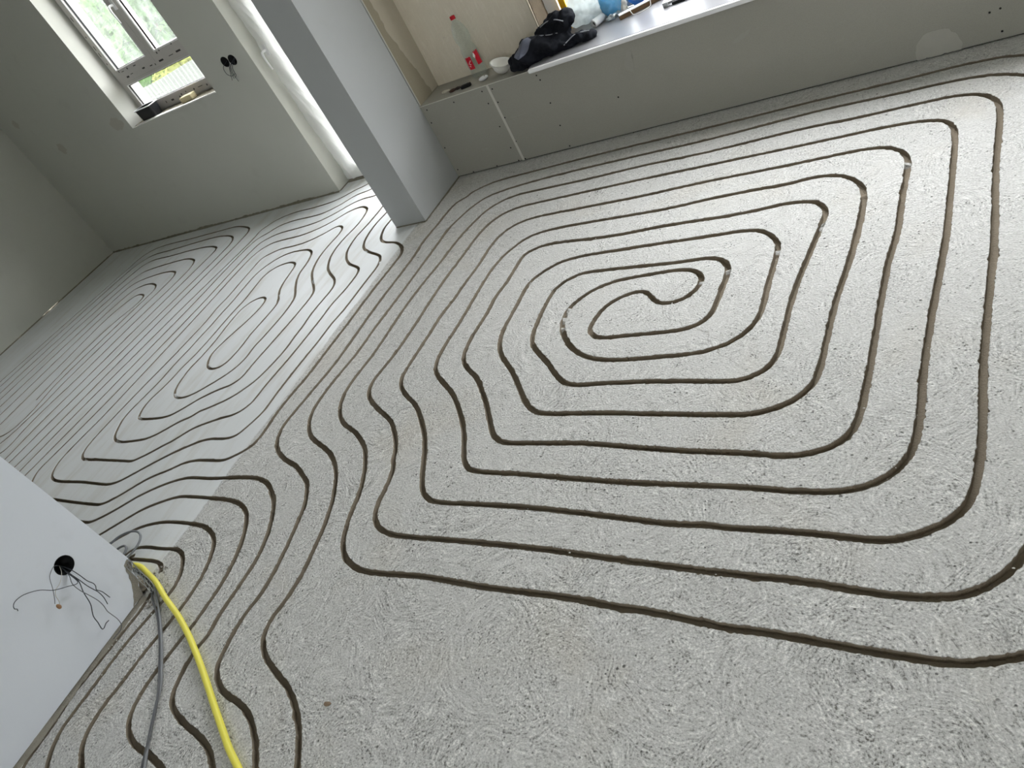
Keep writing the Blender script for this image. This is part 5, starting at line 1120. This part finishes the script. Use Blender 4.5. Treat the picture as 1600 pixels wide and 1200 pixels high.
lathe('pipe', [(.0118, .035), (.0195, .035), (.0200, .033), (.0200, -.035), (.0118, -.035), (.0118, .035)], M_PVC, t, 28, mtx=aim, caps=False)
lathe('core', [(0.0001, .026), (.0117, .026), (.0117, -.03), (.0001, -.03)], M_BLACKBOX, t, 20, mtx=aim, caps=False)  # black plug stands in for the shade inside the open bore
o = blob('crumpled_film', [((-1.700, 3.702, ZS + .012), (.030, .018, .012), .4), ((-1.664, 3.718, ZS + .010), (.022, .015, .010), .2)], M_BAG, None, 0.004, ((0.008, 40), (0.004, 80)), 0.006, ZS)
setp(o, 'small crumpled piece of clear film beside the pipe', 'film')
ang = math.atan2(.097, .184)
wb_ = empty('wooden_batten', (-1.635, 3.640, ZS)); wb_.rotation_euler = (0, 0, ang); setp(wb_, 'brown wooden batten with a pale top lying on the window board', 'batten')
n = NT('brown_wood'); p = n.obj(); n.bsdf(n.mix(n.noise(n.vscale(p, 2, 30, 30), 6, 4), lin(124, 98, 70), lin(92, 72, 52)), 0.7)
box('wood', n.m, 0, .31, 0, .034, 0, .020, wb_, 0.001)
box('pale_top', M_PVC, 0, .31, -.0008, .0348, .0202, .0235, wb_, 0.0008)
tube('string', [(.055, .02, .0248), (.056, -.003, .020), (.064, -.020, .0022), (.09, -.034, .002), (.125, -.030, .002), (.15, -.014, .003), (.157, -.003, .018), (.158, .018, .0248)], 0.002, M_MASK, wb_, 6, 0.006)
g = empty('metal_clamp', (-1.392, 3.612, ZS)); g.rotation_euler = (0, 0, .10); setp(g, 'grey metal clamp with black grip at the right end of the batten', 'clamp')
box('bar', plain('dull_steel', lin(150, 150, 148), 0.45, 0.1, 40, 0, 0.7), 0, .30, 0, .016, .006, .018, g, 0.0015)
box('jaw', M_METAL, -.012, .012, -.010, .028, 0, .022, g, 0.002)
box('grip', M_BLACKBOX, .03, .17, -.012, .0, 0, .014, g, 0.004)

# ------------------------------------------------------------------ things on the side-room window board
t = empty('black_tub', (-5.285, 3.742, W2Z0 + .004)); setp(t, 'black plastic tub with a pale rim in the left corner of the small window', 'tub')
V, F = [], []
def ring(sx, sy, z, r=0.02):
    o = []
    for cx, cy, a0 in ((sx - r, sy - r, 0), (-sx + r, sy - r, 1), (-sx + r, -sy + r, 2), (sx - r, -sy + r, 3)):
        for k in range(5):
            a = (a0 + k / 4) * H; o.append((cx + r * math.cos(a), cy + r * math.sin(a), z))
    return o
rg = [ring(.088, .040, 0), ring(.094, .046, .080), ring(.098, .050, .081), ring(.098, .050, .085), ring(.090, .042, .085), ring(.084, .036, .006)]
for r_ in rg: V += r_
for i in range(5):
    for k in range(20): F.append((i * 20 + k, i * 20 + (k + 1) % 20, (i + 1) * 20 + (k + 1) % 20, (i + 1) * 20 + k))
F.append(tuple(range(20))[::-1]); F.append(tuple(100 + k for k in range(20)))
mesh_obj('tub_body', V, F, plain('black_glossy_plastic', lin(26, 27, 30), 0.35, 0.1, 20, 0, 0, 0.5), t)
rm = [ring(.0985, .0505, .0815), ring(.1005, .0525, .083), ring(.0985, .0505, .0875), ring(.090, .042, .0875)]
V = sum(rm, []); F = []
for i in range(3):
    for k in range(20): F.append((i * 20 + k, i * 20 + (k + 1) % 20, (i + 1) * 20 + (k + 1) % 20, (i + 1) * 20 + k))
mesh_obj('pale_rim', V, F, M_PVC, t)
o = box('yellow_sponge', plain('pale_sponge', lin(214, 202, 164), 0.95, 0.08, 80, 0.002), -.06, .06, -.028, .028, 0, .040, None, 0.006)
o.location = (-4.835, 3.752, W2Z0 + .0035); o.rotation_euler = (0, 0, .05); setp(o, 'pale yellow sponge on the board of the small window', 'sponge')
